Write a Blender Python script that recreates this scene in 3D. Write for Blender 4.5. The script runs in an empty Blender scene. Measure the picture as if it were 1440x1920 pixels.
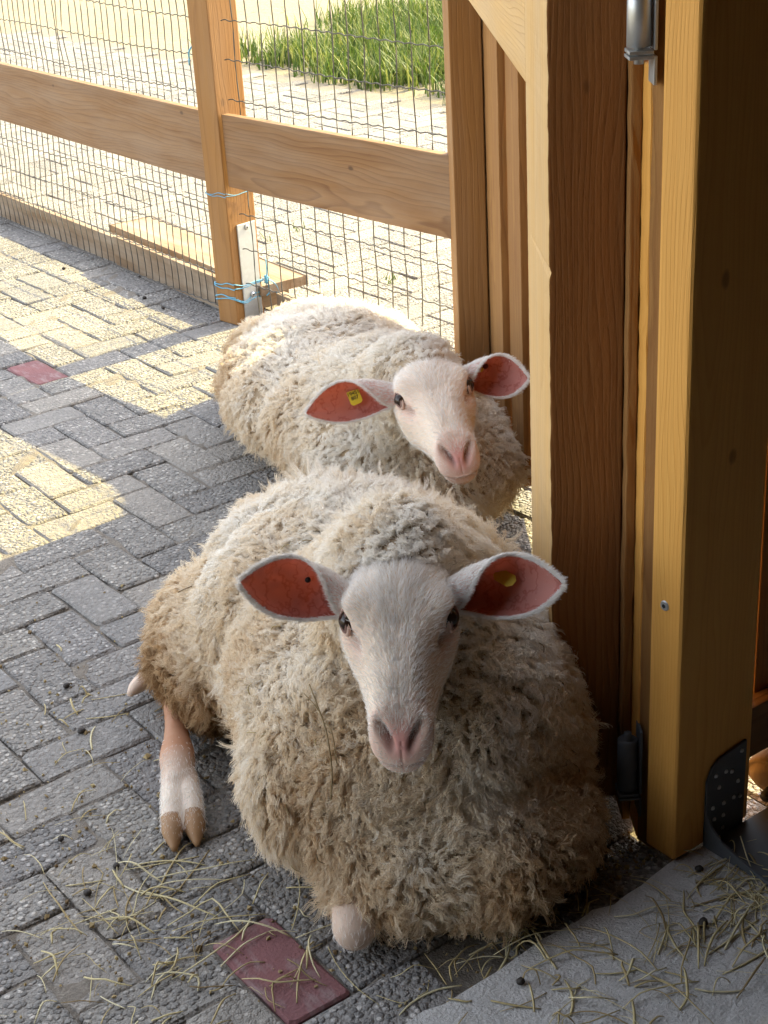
import bpy, bmesh, math
import numpy as np
from mathutils import Matrix, Vector

# ------------------------------------------------------------------ camera, sky, sun, exposure
scn = bpy.context.scene
COL = scn.collection
rng = np.random.default_rng(11)

CAM = np.array([0.0, 0.0, 1.5])
RIGHT = np.array([0.795, -0.604, -0.054]); DOWN = np.array([-0.298, -0.312, -0.902]); FWD = np.array([0.528, 0.734, -0.429])
FWD /= np.linalg.norm(FWD); RIGHT -= FWD * (RIGHT @ FWD); RIGHT /= np.linalg.norm(RIGHT); DOWN = np.cross(FWD, RIGHT)
cd = bpy.data.cameras.new('camera'); cam = bpy.data.objects.new('camera', cd); COL.objects.link(cam)
cam.matrix_world = Matrix(((RIGHT[0], -DOWN[0], -FWD[0], CAM[0]), (RIGHT[1], -DOWN[1], -FWD[1], CAM[1]),
                           (RIGHT[2], -DOWN[2], -FWD[2], CAM[2]), (0, 0, 0, 1)))
cd.sensor_fit = 'VERTICAL'; cd.sensor_height = 36.0; cd.lens = 36.0 * 2884 / 1920
cd.clip_start = 0.02; cd.clip_end = 500
scn.camera = cam

SUN_EL = math.radians(34.2); SUN_AZ = math.radians(3.0)          # azimuth from +X towards +Y
world = bpy.data.worlds.new('World'); scn.world = world; world.use_nodes = True
wn = world.node_tree.nodes; wl = world.node_tree.links
sky = wn.new('ShaderNodeTexSky'); sky.sky_type = 'NISHITA'; sky.sun_disc = False
sky.sun_elevation = SUN_EL; sky.sun_rotation = math.radians(90) - SUN_AZ
sky.air_density = 1.0; sky.dust_density = 2.0; sky.ozone_density = 1.0
wn['Background'].inputs['Strength'].default_value = 0.115
hs_ = wn.new('ShaderNodeHueSaturation'); hs_.inputs['Saturation'].default_value = 0.38       # hazy, pale sky
wl.new(sky.outputs[0], hs_.inputs['Color']); wl.new(hs_.outputs[0], wn['Background'].inputs['Color'])
sl = bpy.data.lights.new('sun', 'SUN'); sl.energy = 2.15; sl.angle = math.radians(0.5); sl.color = (1.0, 0.82, 0.34)
sun = bpy.data.objects.new('sun', sl); COL.objects.link(sun)
sd = Vector((math.cos(SUN_EL) * math.cos(SUN_AZ), math.cos(SUN_EL) * math.sin(SUN_AZ), math.sin(SUN_EL)))
sun.rotation_euler = sd.to_track_quat('Z', 'Y').to_euler(); sun.location = (6, 2, 6)
scn.view_settings.view_transform = 'Standard'; scn.view_settings.look = 'None'
scn.view_settings.gamma = 1.0; scn.view_settings.use_curve_mapping = False
scn.view_settings.exposure = 2.82
scn.render.engine = 'CYCLES'
scn.cycles.use_denoising = True
scn.cycles.max_bounces = 10; scn.cycles.transparent_max_bounces = 8
scn.cycles.sample_clamp_indirect = 8.0

# ------------------------------------------------------------------ helpers
def arr(*v): return np.array(v, float)
def nrm(v): v = np.asarray(v, float); return v / np.linalg.norm(v)

def tag(o, label=None, cat=None, group=None, kind=None):
    if label: o['label'] = label
    if cat: o['category'] = cat
    if group: o['group'] = group
    if kind: o['kind'] = kind
    return o

def empty(name, loc, label=None, cat=None, group=None):
    o = bpy.data.objects.new(name, None); COL.objects.link(o); o.location = loc; o.empty_display_size = 0.1
    return tag(o, label, cat, group)

def root_loc(p):
    L = Vector((0, 0, 0))
    while p is not None: L = L + p.location; p = p.parent
    return L

def link(o, parent=None):
    COL.objects.link(o)
    if parent is not None: o.parent = parent
    return o

def mesh_data(name, verts, faces, mats, smooth=False, midx=None, attrs=None):
    me = bpy.data.meshes.new(name)
    me.from_pydata([tuple(map(float, v)) for v in verts], [], [tuple(map(int, f)) for f in faces])
    for m in (mats if isinstance(mats, (list, tuple)) else [mats]): me.materials.append(m)
    if midx is not None: me.polygons.foreach_set('material_index', np.asarray(midx, np.int32))
    if smooth: me.polygons.foreach_set('use_smooth', np.ones(len(me.polygons), bool))
    for k, v in (attrs or {}).items():
        a = me.attributes.new(k, 'FLOAT', 'POINT'); a.data.foreach_set('value', np.asarray(v, np.float32))
    me.update()
    return me

def mobj(name, verts, faces, mats, parent=None, smooth=False, midx=None, attrs=None):
    """mesh given in world coordinates"""
    L = np.array(root_loc(parent))
    return link(bpy.data.objects.new(name, mesh_data(name, np.asarray(verts) - L, faces, mats, smooth, midx, attrs)), parent)

def box_mesh(dims, bevel=0.003, cuts=0, jit=0.0, seed=0, segs=2, edge_jit=0.0):
    """box x: dims[0], y: dims[1], z (length): dims[2]; centred"""
    bm = bmesh.new(); bmesh.ops.create_cube(bm, size=1.0)
    for v in bm.verts: v.co = Vector((v.co.x * dims[0], v.co.y * dims[1], v.co.z * dims[2]))
    if cuts:
        ed = [e for e in bm.edges if abs(abs(e.verts[0].co.z - e.verts[1].co.z) - dims[2]) < 1e-6]
        bmesh.ops.subdivide_edges(bm, edges=ed, cuts=cuts, use_grid_fill=True)
    r = np.random.default_rng(seed)
    if jit or edge_jit:
        for v in bm.verts:
            a = r.normal(size=3) * jit
            v.co += Vector((a[0], a[1], a[2] * 0.5))
            if edge_jit and v.co.x < 0 and v.co.y < 0:
                zz = v.co.z * 60; v.co.x += edge_jit * (abs(math.sin(zz * 0.31) + 0.6 * math.sin(zz * 0.83 + 1) + 0.5 * math.sin(zz * 2.1 + 2)) + 0.25 * abs(float(r.normal())))
    if bevel > 0:
        ed = [e for e in bm.edges if len(e.link_faces) == 2 and e.calc_face_angle(0) > 0.6]
        bmesh.ops.bevel(bm, geom=ed, offset=bevel, segments=segs, affect='EDGES', profile=0.6)
    me = bpy.data.meshes.new('box'); bm.to_mesh(me); bm.free()
    return me

def timber(name, o, ax, bx, dims, mat, parent=None, bevel=0.003, **kw):
    """beam whose corner is o, running dims[0] along ax, dims[1] along bx, dims[2] along ax x bx"""
    ax = nrm(ax); bx = nrm(bx); cx = np.cross(ax, bx)
    me = box_mesh((dims[1], dims[2], dims[0]), bevel, **kw); me.name = name; me.materials.append(mat)
    c = np.asarray(o, float) + ax * dims[0] / 2 + bx * dims[1] / 2 + cx * dims[2] / 2
    M = Matrix(((bx[0], cx[0], ax[0], c[0]), (bx[1], cx[1], ax[1], c[1]), (bx[2], cx[2], ax[2], c[2]), (0, 0, 0, 1)))
    ob = bpy.data.objects.new(name, me); link(ob, parent)
    ob.matrix_local = Matrix.Translation(-root_loc(parent)) @ M
    return ob

def catmull(P, n):
    P = np.asarray(P, float); m = len(P)
    if m == 2: return P[0] + (P[1] - P[0]) * np.linspace(0, 1, n)[:, None] if P.ndim > 1 else np.interp(np.linspace(0, 1, n), [0, 1], P)
    E = np.concatenate([[2 * P[0] - P[1]], P, [2 * P[-1] - P[-2]]])
    t = np.linspace(0, m - 1 - 1e-9, n); i = t.astype(int); f = (t - i)
    if P.ndim > 1: f = f[:, None]
    p0, p1, p2, p3 = E[i], E[i + 1], E[i + 2], E[i + 3]
    return 0.5 * (2 * p1 + (p2 - p0) * f + (2 * p0 - 5 * p1 + 4 * p2 - p3) * f ** 2 + (3 * p1 - p0 - 3 * p2 + p3) * f ** 3)

def tube(P, R, n=12, seg=10, cap=True, flat=1.0, upv=(0, 0, 1)):
    """tapered tube through points; returns verts, faces"""
    C = catmull(P, n); r = np.clip(catmull(np.asarray(R, float), n), 1e-4, None)
    T = np.gradient(C, axis=0); T /= np.linalg.norm(T, axis=1)[:, None]
    U = np.asarray(upv, float); V = []
    for k in range(n):
        a = np.cross(U, T[k])
        if np.linalg.norm(a) < 1e-3: a = np.cross((1, 0, 0), T[k])
        a = nrm(a); b = np.cross(T[k], a)
        for j in range(seg):
            th = 2 * math.pi * j / seg
            V.append(C[k] + r[k] * (math.cos(th) * a + flat * math.sin(th) * b))
    F = [[k * seg + j, k * seg + (j + 1) % seg, (k + 1) * seg + (j + 1) % seg, (k + 1) * seg + j] for k in range(n - 1) for j in range(seg)]
    if cap: F += [list(range(seg))[::-1], [(n - 1) * seg + j for j in range(seg)]]
    return np.array(V), F

class Join:
    def __init__(s): s.v = []; s.f = []; s.m = []; s.n = 0; s.a = {}
    def add(s, V, F, m=0, **at):
        s.v.append(np.asarray(V, float)); s.f += [[i + s.n for i in f] for f in F]; s.m += [m] * len(F)
        for k in set(list(s.a) + list(at)):
            if k not in s.a: s.a[k] = [np.zeros(s.n)]
            x = at.get(k, 0.0); s.a[k].append(np.full(len(V), x) if np.isscalar(x) else np.asarray(x, float))
        s.n += len(V)
    def build(s, name, mats, parent=None, smooth=False):
        return mobj(name, np.concatenate(s.v), s.f, mats, parent, smooth, s.m, {k: np.concatenate(v) for k, v in s.a.items()})

def cyl(c, ax, r, h, seg=16, r2=None):
    ax = nrm(ax); a = nrm(np.cross(ax, (0.3, 0.5, 0.81))); b = np.cross(ax, a); r2 = r if r2 is None else r2; V = []
    for z, q in ((0, r), (h, r2)):
        for j in range(seg):
            th = 2 * math.pi * j / seg; V.append(np.asarray(c, float) + ax * z + q * (math.cos(th) * a + math.sin(th) * b))
    F = [[j, (j + 1) % seg, seg + (j + 1) % seg, seg + j] for j in range(seg)] + [list(range(seg))[::-1], list(range(seg, 2 * seg))]
    return V, F

# ------------------------------------------------------------------ materials
class NT:
    def __init__(s, name):
        s.mat = bpy.data.materials.new(name); s.mat.use_nodes = True; s.t = s.mat.node_tree; s.b = s.t.nodes['Principled BSDF']
        s.out = s.t.nodes['Material Output']
    def n(s, typ, **kw):
        x = s.t.nodes.new('ShaderNode' + typ)
        for k, v in kw.items():
            if k in x.inputs: s.set(x.inputs[k], v)
            else: setattr(x, k, v)
        return x
    def set(s, inp, v):
        if isinstance(v, bpy.types.NodeSocket): s.t.links.new(v, inp)
        else: inp.default_value = v
    def math(s, op, a, b=0.0, c=0.0):
        x = s.n('Math', operation=op)
        for i, v in enumerate((a, b, c)): s.set(x.inputs[i], v)
        return x.outputs[0]
    def mix(s, f, a, b, typ='MIX'):
        x = s.n('Mix', data_type='RGBA', blend_type=typ); s.set(x.inputs[0], f)
        s.set(x.inputs[6], a if not isinstance(a, tuple) else (*a, 1)[:4]); s.set(x.inputs[7], b if not isinstance(b, tuple) else (*b, 1)[:4])
        return x.outputs[2]
    def ramp(s, f, stops):
        x = s.n('ValToRGB'); e = x.color_ramp.elements
        while len(e) < len(stops): e.new(0.5)
        for k, (p, c) in enumerate(stops): e[k].position = p; e[k].color = (*c, 1) if len(c) == 3 else c
        s.set(x.inputs[0], f); return x.outputs[0]
    def noise(s, vec, scale, detail=3.0, rough=0.55, out=0):
        x = s.n('TexNoise'); s.set(x.inputs['Vector'], vec); x.inputs['Scale'].default_value = scale
        x.inputs['Detail'].default_value = detail; x.inputs['Roughness'].default_value = rough; return x.outputs[out]
    def vscale(s, vec, sc):
        x = s.n('VectorMath', operation='MULTIPLY'); s.set(x.inputs[0], vec); x.inputs[1].default_value = sc; return x.outputs[0]
    def vadd(s, vec, v2):
        x = s.n('VectorMath', operation='ADD'); s.set(x.inputs[0], vec); s.set(x.inputs[1], v2); return x.outputs[0]
    def bump(s, h, strength=0.5, dist=0.002, normal=None):
        x = s.n('Bump'); s.set(x.inputs['Height'], h); x.inputs['Strength'].default_value = strength; x.inputs['Distance'].default_value = dist
        if normal is not None: s.set(x.inputs['Normal'], normal)
        return x.outputs[0]
    def attr(s, name): return s.n('Attribute', attribute_name=name).outputs['Fac']

def mat_wood(name, light, dark, freq=70, rough=0.7, saw=0.35, knots=0.55, grey=0.0, ringw=0.34, wamp=0.07):
    m = NT(name); co = m.n('TexCoord').outputs['Object']; rnd = m.n('ObjectInfo').outputs['Random']
    off = m.n('CombineXYZ'); m.set(off.inputs[0], m.math('MULTIPLY_ADD', rnd, 0.18, 0.03)); m.set(off.inputs[1], m.math('MULTIPLY_ADD', rnd, -0.13, 0.10)); m.set(off.inputs[2], m.math('MULTIPLY', rnd, 9.0))
    p = m.vadd(co, off.outputs[0])
    warp = m.noise(m.vscale(p, (9, 9, 1.6)), 1.0, 2.0)
    sp = m.n('SeparateXYZ'); m.set(sp.inputs[0], p)
    r = m.math('SQRT', m.math('ADD', m.math('POWER', sp.outputs[0], 2.0), m.math('POWER', sp.outputs[1], 2.0)))
    r = m.math('ADD', r, m.math('MULTIPLY', m.math('SUBTRACT', warp, 0.5), wamp))
    ring = m.math('FRACT', m.math('MULTIPLY', r, freq))
    ringc = m.ramp(ring, [(0.0, (0, 0, 0)), (0.62, (0.35,) * 3), (0.9, (1, 1, 1)), (1.0, (0.05,) * 3)])
    fib = m.noise(m.vscale(p, (260, 260, 5)), 1.0, 3.0)
    fib2 = m.noise(m.vscale(p, (40, 40, 1.2)), 1.0, 2.0)
    f = m.math('ADD', m.math('MULTIPLY', ringc, ringw), m.math('MULTIPLY', fib, 0.42)); f = m.math('ADD', f, m.math('MULTIPLY', m.math('SUBTRACT', fib2, 0.5), 0.55))
    col = m.mix(f, light, dark)
    vo = m.n('TexVoronoi'); m.set(vo.inputs['Vector'], m.vscale(p, (9, 9, 5.5))); vo.inputs['Scale'].default_value = 1.0
    kd = m.math('ADD', vo.outputs['Distance'], m.math('MULTIPLY', m.math('SUBTRACT', fib2, 0.5), 0.08))
    kn = m.ramp(kd, [(0.0, (1, 1, 1)), (0.055, (0.8,) * 3), (0.085, (0, 0, 0)), (1, (0, 0, 0))])
    col = m.mix(m.math('MULTIPLY', kn, knots), col, tuple(c * 0.28 for c in dark))
    big = m.noise(m.vscale(p, (3, 3, 2.0)), 1.0, 3.0)
    col = m.mix(m.math('MULTIPLY', big, 0.35), col, tuple(c * 0.8 for c in dark))
    if grey: col = m.mix(m.math('MULTIPLY', m.ramp(m.noise(m.vscale(p, (14, 14, 2.5)), 1.0, 4.0), [(0.35, (0, 0, 0)), (0.7, (1, 1, 1))]), grey), col, (0.42, 0.36, 0.28))
    m.set(m.b.inputs['Base Color'], col); m.b.inputs['Roughness'].default_value = rough; m.b.inputs['Specular IOR Level'].default_value = 0.3
    sawn = m.noise(m.vscale(p, (120, 120, 45)), 1.0, 3.0)
    h = m.math('ADD', m.math('MULTIPLY', fib, 0.6), m.math('MULTIPLY', sawn, saw)); h = m.math('SUBTRACT', h, m.math('MULTIPLY', ringc, 0.25))
    m.set(m.b.inputs['Normal'], m.bump(h, 0.6, 0.0022))
    return m.mat

def mat_paver(name, base, alt, pebble=1.0, red=False):
    m = NT(name); pos = m.n('NewGeometry').outputs['Position']; rnd = m.n('ObjectInfo').outputs['Random']
    spr = m.n('Attribute', attribute_name='tone').outputs['Fac']
    rr = m.math('FRACT', m.math('ADD', rnd, spr))
    w = m.n('TexNoise'); m.set(w.inputs['Vector'], pos); w.inputs['Scale'].default_value = 60
    wp = m.vadd(pos, m.vscale(w.outputs['Color'], (0.004, 0.004, 0.004)))
    vo = m.n('TexVoronoi'); m.set(vo.inputs['Vector'], m.vscale(wp, (1, 1, 0.6))); vo.inputs['Scale'].default_value = 105
    vo2 = m.n('TexVoronoi'); m.set(vo2.inputs['Vector'], wp); vo2.inputs['Scale'].default_value = 310
    if red:
        n1 = m.noise(pos, 14, 5.0); n2 = m.noise(pos, 220, 3.0)
        col = m.mix(n1, base, alt); col = m.mix(m.ramp(m.noise(m.vscale(pos, (30, 9, 9)), 1.5, 4.0), [(0.50, (0, 0, 0)), (0.72, (0.75,) * 3)]), col, (0.33, 0.27, 0.26))
        h = m.math('ADD', m.math('MULTIPLY', n2, 0.5), m.math('MULTIPLY', n1, 0.6))
        m.set(m.b.inputs['Normal'], m.bump(h, 0.9, 0.004)); m.b.inputs['Roughness'].default_value = 0.9
    else:
        pc = m.n('SeparateColor'); m.set(pc.inputs[0], vo.outputs['Color'])
        stone = m.ramp(pc.outputs[0], [(0.0, tuple(c * 0.65 for c in base)), (0.3, tuple(c * 0.85 for c in base)), (0.6, tuple(c * 1.1 for c in base)), (0.85, tuple(c * 1.15 for c in alt)), (0.93, tuple(min(1, c * 1.5) for c in alt))])
        paste = tuple(c * 0.72 for c in alt)
        gap = m.ramp(vo.outputs['Distance'], [(0.0, (0, 0, 0)), (0.42, (0, 0, 0)), (0.62, (1, 1, 1))])
        flat = m.ramp(m.math('ADD', m.math('MULTIPLY', m.noise(pos, 9, 3.0), 0.7), m.math('MULTIPLY', rr, 0.55)), [(0.62, (0, 0, 0)), (0.85, (1, 1, 1))])
        col = m.mix(gap, stone, paste)
        col = m.mix(m.math('MULTIPLY', flat, 0.6), col, paste)
        col = m.mix(1.0, col, m.ramp(rr, [(0.0, (0.72, 0.72, 0.74)), (0.3, (1.0, 0.98, 0.94)), (0.6, (0.86, 0.86, 0.88)), (0.85, (1.08, 1.04, 0.98)), (1.0, (0.78, 0.8, 0.84))]), 'MULTIPLY')
        stain = m.noise(pos, 2.6, 4.0); col = m.mix(m.math('MULTIPLY', m.ramp(stain, [(0.42, (0, 0, 0)), (0.7, (1, 1, 1))]), 0.4), col, tuple(c * 0.62 for c in base))
        dome = m.ramp(vo.outputs['Distance'], [(0.0, (1, 1, 1)), (0.35, (0.8,) * 3), (0.62, (0, 0, 0))])
        h = m.math('MULTIPLY', dome, m.math('SUBTRACT', 1.0, m.math('MULTIPLY', flat, 0.65)))
        h = m.math('ADD', h, m.math('MULTIPLY', vo2.outputs['Distance'], -0.35)); h = m.math('ADD', h, m.math('MULTIPLY', m.noise(pos, 40, 3.0), 0.8))
        m.set(m.b.inputs['Normal'], m.bump(h, 1.0 * pebble, 0.0048)); m.b.inputs['Roughness'].default_value = 0.8
    m.b.inputs['Specular IOR Level'].default_value = 0.3
    m.set(m.b.inputs['Base Color'], col)
    return m.mat

def mat_ground(name, c1, c2, c3, sc=3.0, specks=0.0, bump=0.004):
    m = NT(name); pos = m.n('NewGeometry').outputs['Position']
    n1 = m.noise(pos, sc, 5.0, 0.6); n2 = m.noise(pos, sc * 40, 4.0, 0.7)
    col = m.mix(n1, c1, c2); col = m.mix(m.ramp(n2, [(0.5, (0, 0, 0)), (0.75, (1, 1, 1))]), col, c3)
    if specks:
        vo = m.n('TexVoronoi'); m.set(vo.inputs['Vector'], m.vscale(pos, (1, 1.0, 1))); vo.inputs['Scale'].default_value = 7.0
        cl = m.noise(pos, 1.1, 2.0)
        k = m.math('ADD', vo.outputs['Distance'], m.math('MULTIPLY', m.noise(pos, 22, 4.0), 0.45))
        mask = m.math('MULTIPLY', m.ramp(k, [(0.30, (1, 1, 1)), (0.40, (0, 0, 0))]), m.ramp(cl, [(0.36, (0, 0, 0)), (0.55, (1, 1, 1))]))
        col = m.mix(m.math('MULTIPLY', mask, specks), col, (0.16, 0.12, 0.06))
    m.set(m.b.inputs['Base Color'], col); m.b.inputs['Roughness'].default_value = 0.9; m.b.inputs['Specular IOR Level'].default_value = 0.2
    m.set(m.b.inputs['Normal'], m.bump(m.math('ADD', n2, m.math('MULTIPLY', m.noise(pos, sc * 9, 4.0), 1.5)), 0.8, bump))
    return m.mat

def mat_metal(name, col, rough=0.4, spangle=0.3):
    m = NT(name); co = m.n('TexCoord').outputs['Object']
    vo = m.n('TexVoronoi'); m.set(vo.inputs['Vector'], co); vo.inputs['Scale'].default_value = 90
    n1 = m.noise(co, 25, 4.0)
    c = m.mix(m.math('MULTIPLY', vo.outputs['Color'], spangle), col, tuple(x * 0.6 for x in col)); c = m.mix(m.math('MULTIPLY', n1, 0.4), c, tuple(x * 0.7 for x in col))
    m.set(m.b.inputs['Base Color'], c); m.b.inputs['Metallic'].default_value = 0.85
    m.set(m.b.inputs['Roughness'], m.math('MULTIPLY_ADD', n1, 0.3, rough - 0.1)); m.set(m.b.inputs['Normal'], m.bump(n1, 0.25, 0.001))
    return m.mat

def mat_plain(name, col, rough=0.6, var=0.25, scale=60, spec=0.4):
    m = NT(name); co = m.n('TexCoord').outputs['Object']; n1 = m.noise(co, scale, 3.0)
    m.set(m.b.inputs['Base Color'], m.mix(m.math('MULTIPLY', n1, var * 2), col, tuple(c * 0.55 for c in col))); m.b.inputs['Roughness'].default_value = rough
    m.b.inputs['Specular IOR Level'].default_value = spec; m.set(m.b.inputs['Normal'], m.bump(n1, 0.3, 0.001)); return m.mat

def mat_strand(name, stops, transl=0.3, rough=0.75):
    """wool, hair, straw or grass fibres: colour by the strand's own 'tint'"""
    m = NT(name); t = m.attr('tint'); col = m.ramp(t, stops)
    m.set(m.b.inputs['Base Color'], col); m.b.inputs['Roughness'].default_value = rough; m.b.inputs['Specular IOR Level'].default_value = 0.25
    tr = m.n('BsdfTranslucent'); m.set(tr.inputs[0], col)
    mx = m.n('MixShader'); mx.inputs[0].default_value = transl; m.t.links.new(m.b.outputs[0], mx.inputs[1]); m.t.links.new(tr.outputs[0], mx.inputs[2])
    m.t.links.new(mx.outputs[0], m.out.inputs['Surface'])
    return m.mat

def mat_skin(name, base, pink, sss=0.25, transl=None, veins=0.0):
    m = NT(name); co = m.n('TexCoord').outputs['Object']; n1 = m.noise(co, 45, 4.0); n2 = m.noise(co, 400, 2.0)
    col = m.mix(m.attr('pink'), base, pink); col = m.mix(m.math('MULTIPLY', n1, 0.3), col, tuple(0.55 * c + 0.25 * d for c, d in zip(base, pink)))
    if veins:
        vn = m.noise(m.vscale(co, (1, 1, 1)), 30, 3.0, 0.6); col = m.mix(m.math('MULTIPLY', m.ramp(vn, [(0.46, (0, 0, 0)), (0.5, (1, 1, 1)), (0.54, (0, 0, 0))]), veins), col, (0.22, 0.04, 0.03))
    col = m.mix(m.attr('dark'), col, (0.05, 0.02, 0.015))
    m.set(m.b.inputs['Base Color'], col); m.b.inputs['Roughness'].default_value = 0.62; m.b.inputs['Specular IOR Level'].default_value = 0.35
    if sss:
        m.b.inputs['Subsurface Weight'].default_value = sss; m.b.inputs['Subsurface Radius'].default_value = (1.0, 0.35, 0.2); m.b.inputs['Subsurface Scale'].default_value = 0.006
    m.set(m.b.inputs['Normal'], m.bump(m.math('ADD', n2, n1), 0.25, 0.0012))
    if transl:
        tr = m.n('BsdfTranslucent'); tr.inputs[0].default_value = (*transl[1], 1)
        mx = m.n('MixShader'); mx.inputs[0].default_value = transl[0]; m.t.links.new(m.b.outputs[0], mx.inputs[1]); m.t.links.new(tr.outputs[0], mx.inputs[2])
        m.t.links.new(mx.outputs[0], m.out.inputs['Surface'])
    return m.mat

MT = dict(
    planed=mat_wood('pale planed wood', (0.66, 0.43, 0.17), (0.46, 0.26, 0.08), 120, 0.7, 0.3, 0.5, 0.25),
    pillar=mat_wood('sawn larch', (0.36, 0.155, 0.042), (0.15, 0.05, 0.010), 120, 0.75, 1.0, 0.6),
    post=mat_wood('planed pine', (0.80, 0.43, 0.105), (0.60, 0.26, 0.04), 150, 0.6, 0.15, 0.8),
    board=mat_wood('rough cladding', (0.40, 0.21, 0.062), (0.16, 0.055, 0.014), 90, 0.85, 1.0, 0.3),
    rail=mat_wood('weathered rail', (0.30, 0.165, 0.068), (0.13, 0.058, 0.022), 85, 0.8, 0.5, 0.9, 0.22, 0.5, 0.10),
    fpost=mat_wood('fence post wood', (0.36, 0.18, 0.05), (0.20, 0.085, 0.02), 80, 0.7, 0.3, 0.5, 0.1),
    plank=mat_wood('grey plank', (0.25, 0.165, 0.095), (0.14, 0.085, 0.045), 65, 0.85, 0.4, 0.4, 0.6),
    barn=mat_wood('barn lining', (0.26, 0.14, 0.06), (0.13, 0.06, 0.025), 60, 0.8, 0.5, 0.4),
    paver=mat_paver('washed concrete', (0.25, 0.24, 0.225), (0.37, 0.35, 0.32)),
    red=mat_paver('red brick', (0.27, 0.115, 0.11), (0.17, 0.085, 0.09), red=True),
    slab=mat_ground('slab concrete', (0.70, 0.68, 0.65), (0.44, 0.43, 0.41), (0.76, 0.74, 0.71), 6, 0, 0.007),
    joint=mat_ground('joint sand', (0.26, 0.23, 0.19), (0.15, 0.13, 0.11), (0.33, 0.30, 0.25), 6, 0, 0.006),
    sand=mat_ground('sand', (0.30, 0.26, 0.18), (0.22, 0.19, 0.125), (0.36, 0.32, 0.23), 1.2, 0.85, 0.02),
    kerb=mat_ground('kerb concrete', (0.50, 0.49, 0.45), (0.42, 0.41, 0.38), (0.56, 0.54, 0.5), 8, 0, 0.003),
    zinc=mat_metal('galvanised steel', (0.62, 0.64, 0.64), 0.42),
    steel=mat_plain('dark steel', (0.10, 0.11, 0.12), 0.6, 0.3, 40, 0.45),
    wire=mat_plain('fence wire', (0.09, 0.08, 0.065), 0.55, 0.2, 80, 0.5),
    twine=mat_plain('blue twine', (0.16, 0.47, 0.66), 0.55, 0.35, 300),
    dung=mat_plain('dung', (0.03, 0.022, 0.016), 0.6, 0.4, 150),
    tagm=mat_plain('yellow tag', (0.72, 0.55, 0.03), 0.45, 0.15, 100),
    tagk=mat_plain('tag print', (0.03, 0.03, 0.02), 0.6, 0.1),
    tagr=mat_plain('tag button', (0.16, 0.035, 0.03), 0.5, 0.2),
    rubber=mat_plain('black stub', (0.02, 0.02, 0.02), 0.6, 0.2),
    eye=mat_plain('eye', (0.028, 0.014, 0.008), 0.16, 0.2, 200, 0.45),
    horn=mat_plain('hoof horn', (0.40, 0.23, 0.11), 0.55, 0.45, 60),
    wool=mat_strand('wool', [(0.0, (0.33, 0.19, 0.08)), (0.3, (0.63, 0.45, 0.26)), (0.6, (0.84, 0.72, 0.54)), (1.0, (0.92, 0.89, 0.83))], 0.45),
    fuzz=mat_strand('face hair', [(0.0, (0.84, 0.79, 0.72)), (1.0, (0.96, 0.95, 0.93))], 0.3, 0.4),
    straw=mat_strand('hay', [(0.0, (0.17, 0.11, 0.05)), (0.3, (0.42, 0.32, 0.15)), (0.7, (0.62, 0.53, 0.28)), (1.0, (0.74, 0.68, 0.46))], 0.15, 0.6),
    grass=mat_strand('grass', [(0.0, (0.04, 0.07, 0.012)), (0.5, (0.085, 0.14, 0.022)), (1.0, (0.26, 0.27, 0.075))], 0.35, 0.55),
    under=mat_skin('fleece base', (0.50, 0.40, 0.28), (0.45, 0.34, 0.22), 0),
    face=mat_skin('face skin', (0.84, 0.71, 0.56), (0.76, 0.34, 0.30), 0.12),
    legs=mat_skin('leg skin', (0.80, 0.70, 0.58), (0.40, 0.17, 0.075), 0.1),
    earin=mat_skin('ear inside', (0.56, 0.31, 0.27), (0.44, 0.19, 0.15), 0, (0.42, (0.82, 0.27, 0.15)), 0.7),
    earout=mat_skin('ear outside', (0.86, 0.76, 0.70), (0.80, 0.5, 0.44), 0, (0.55, (0.98, 0.5, 0.30))),
)

# ------------------------------------------------------------------ ground, paving, slab
def sheet(name, x0, x1, y0, y1, z, mat, kind='structure', parent=None, n=1):
    xs = np.linspace(x0, x1, n + 1); ys = np.linspace(y0, y1, n + 1)
    V = [(x, y, z) for y in ys for x in xs]; F = [(j * (n + 1) + i, j * (n + 1) + i + 1, (j + 1) * (n + 1) + i + 1, (j + 1) * (n + 1) + i) for j in range(n) for i in range(n)]
    o = mobj(name, V, F, mat, parent); return tag(o, kind=kind) if kind else o

sheet('ground', -150, 150, -150, 150, -0.022, MT['sand'])
PX0, PY0, CW = 0.781, 1.372, 0.1065                        # grid of the herringbone paving
def wave2(x, y):
    o = 0
    for k in range(9): o = o + np.sin(x * sw[k, 0] + y * sw[k, 1] + sw[k, 2])
    return o / 3.0
sw = np.random.default_rng(4).normal(size=(9, 3)) * np.array([38, 38, 9])
gx, gy = np.meshgrid(np.linspace(0.2, 2.5, 210), np.linspace(1.262, 6.0, 420)); gz_ = np.minimum(-0.0062 + 0.0034 * wave2(gx, gy), -0.0004)
nx_ = gx.shape[1]; ii, jj = np.meshgrid(np.arange(gx.shape[0] - 1), np.arange(nx_ - 1), indexing='ij'); b0 = (ii * nx_ + jj).reshape(-1)
PV = np.concatenate([np.stack([gx, gy, gz_], -1).reshape(-1, 3), [(-3, 1.262, -0.009), (5.0, 1.262, -0.009), (5.0, 11, -0.009), (-3, 11, -0.009)]]); n0 = gx.size
pav = mobj('pavement', PV, np.stack([b0, b0 + 1, b0 + nx_ + 1, b0 + nx_], 1).tolist() + [[n0, n0 + 1, n0 + 2, n0 + 3]], MT['joint'])
tag(pav, 'grey washed-concrete herringbone paving with a few red bricks', None, None, 'structure')
gap = 0.0022
variants = []
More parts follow.
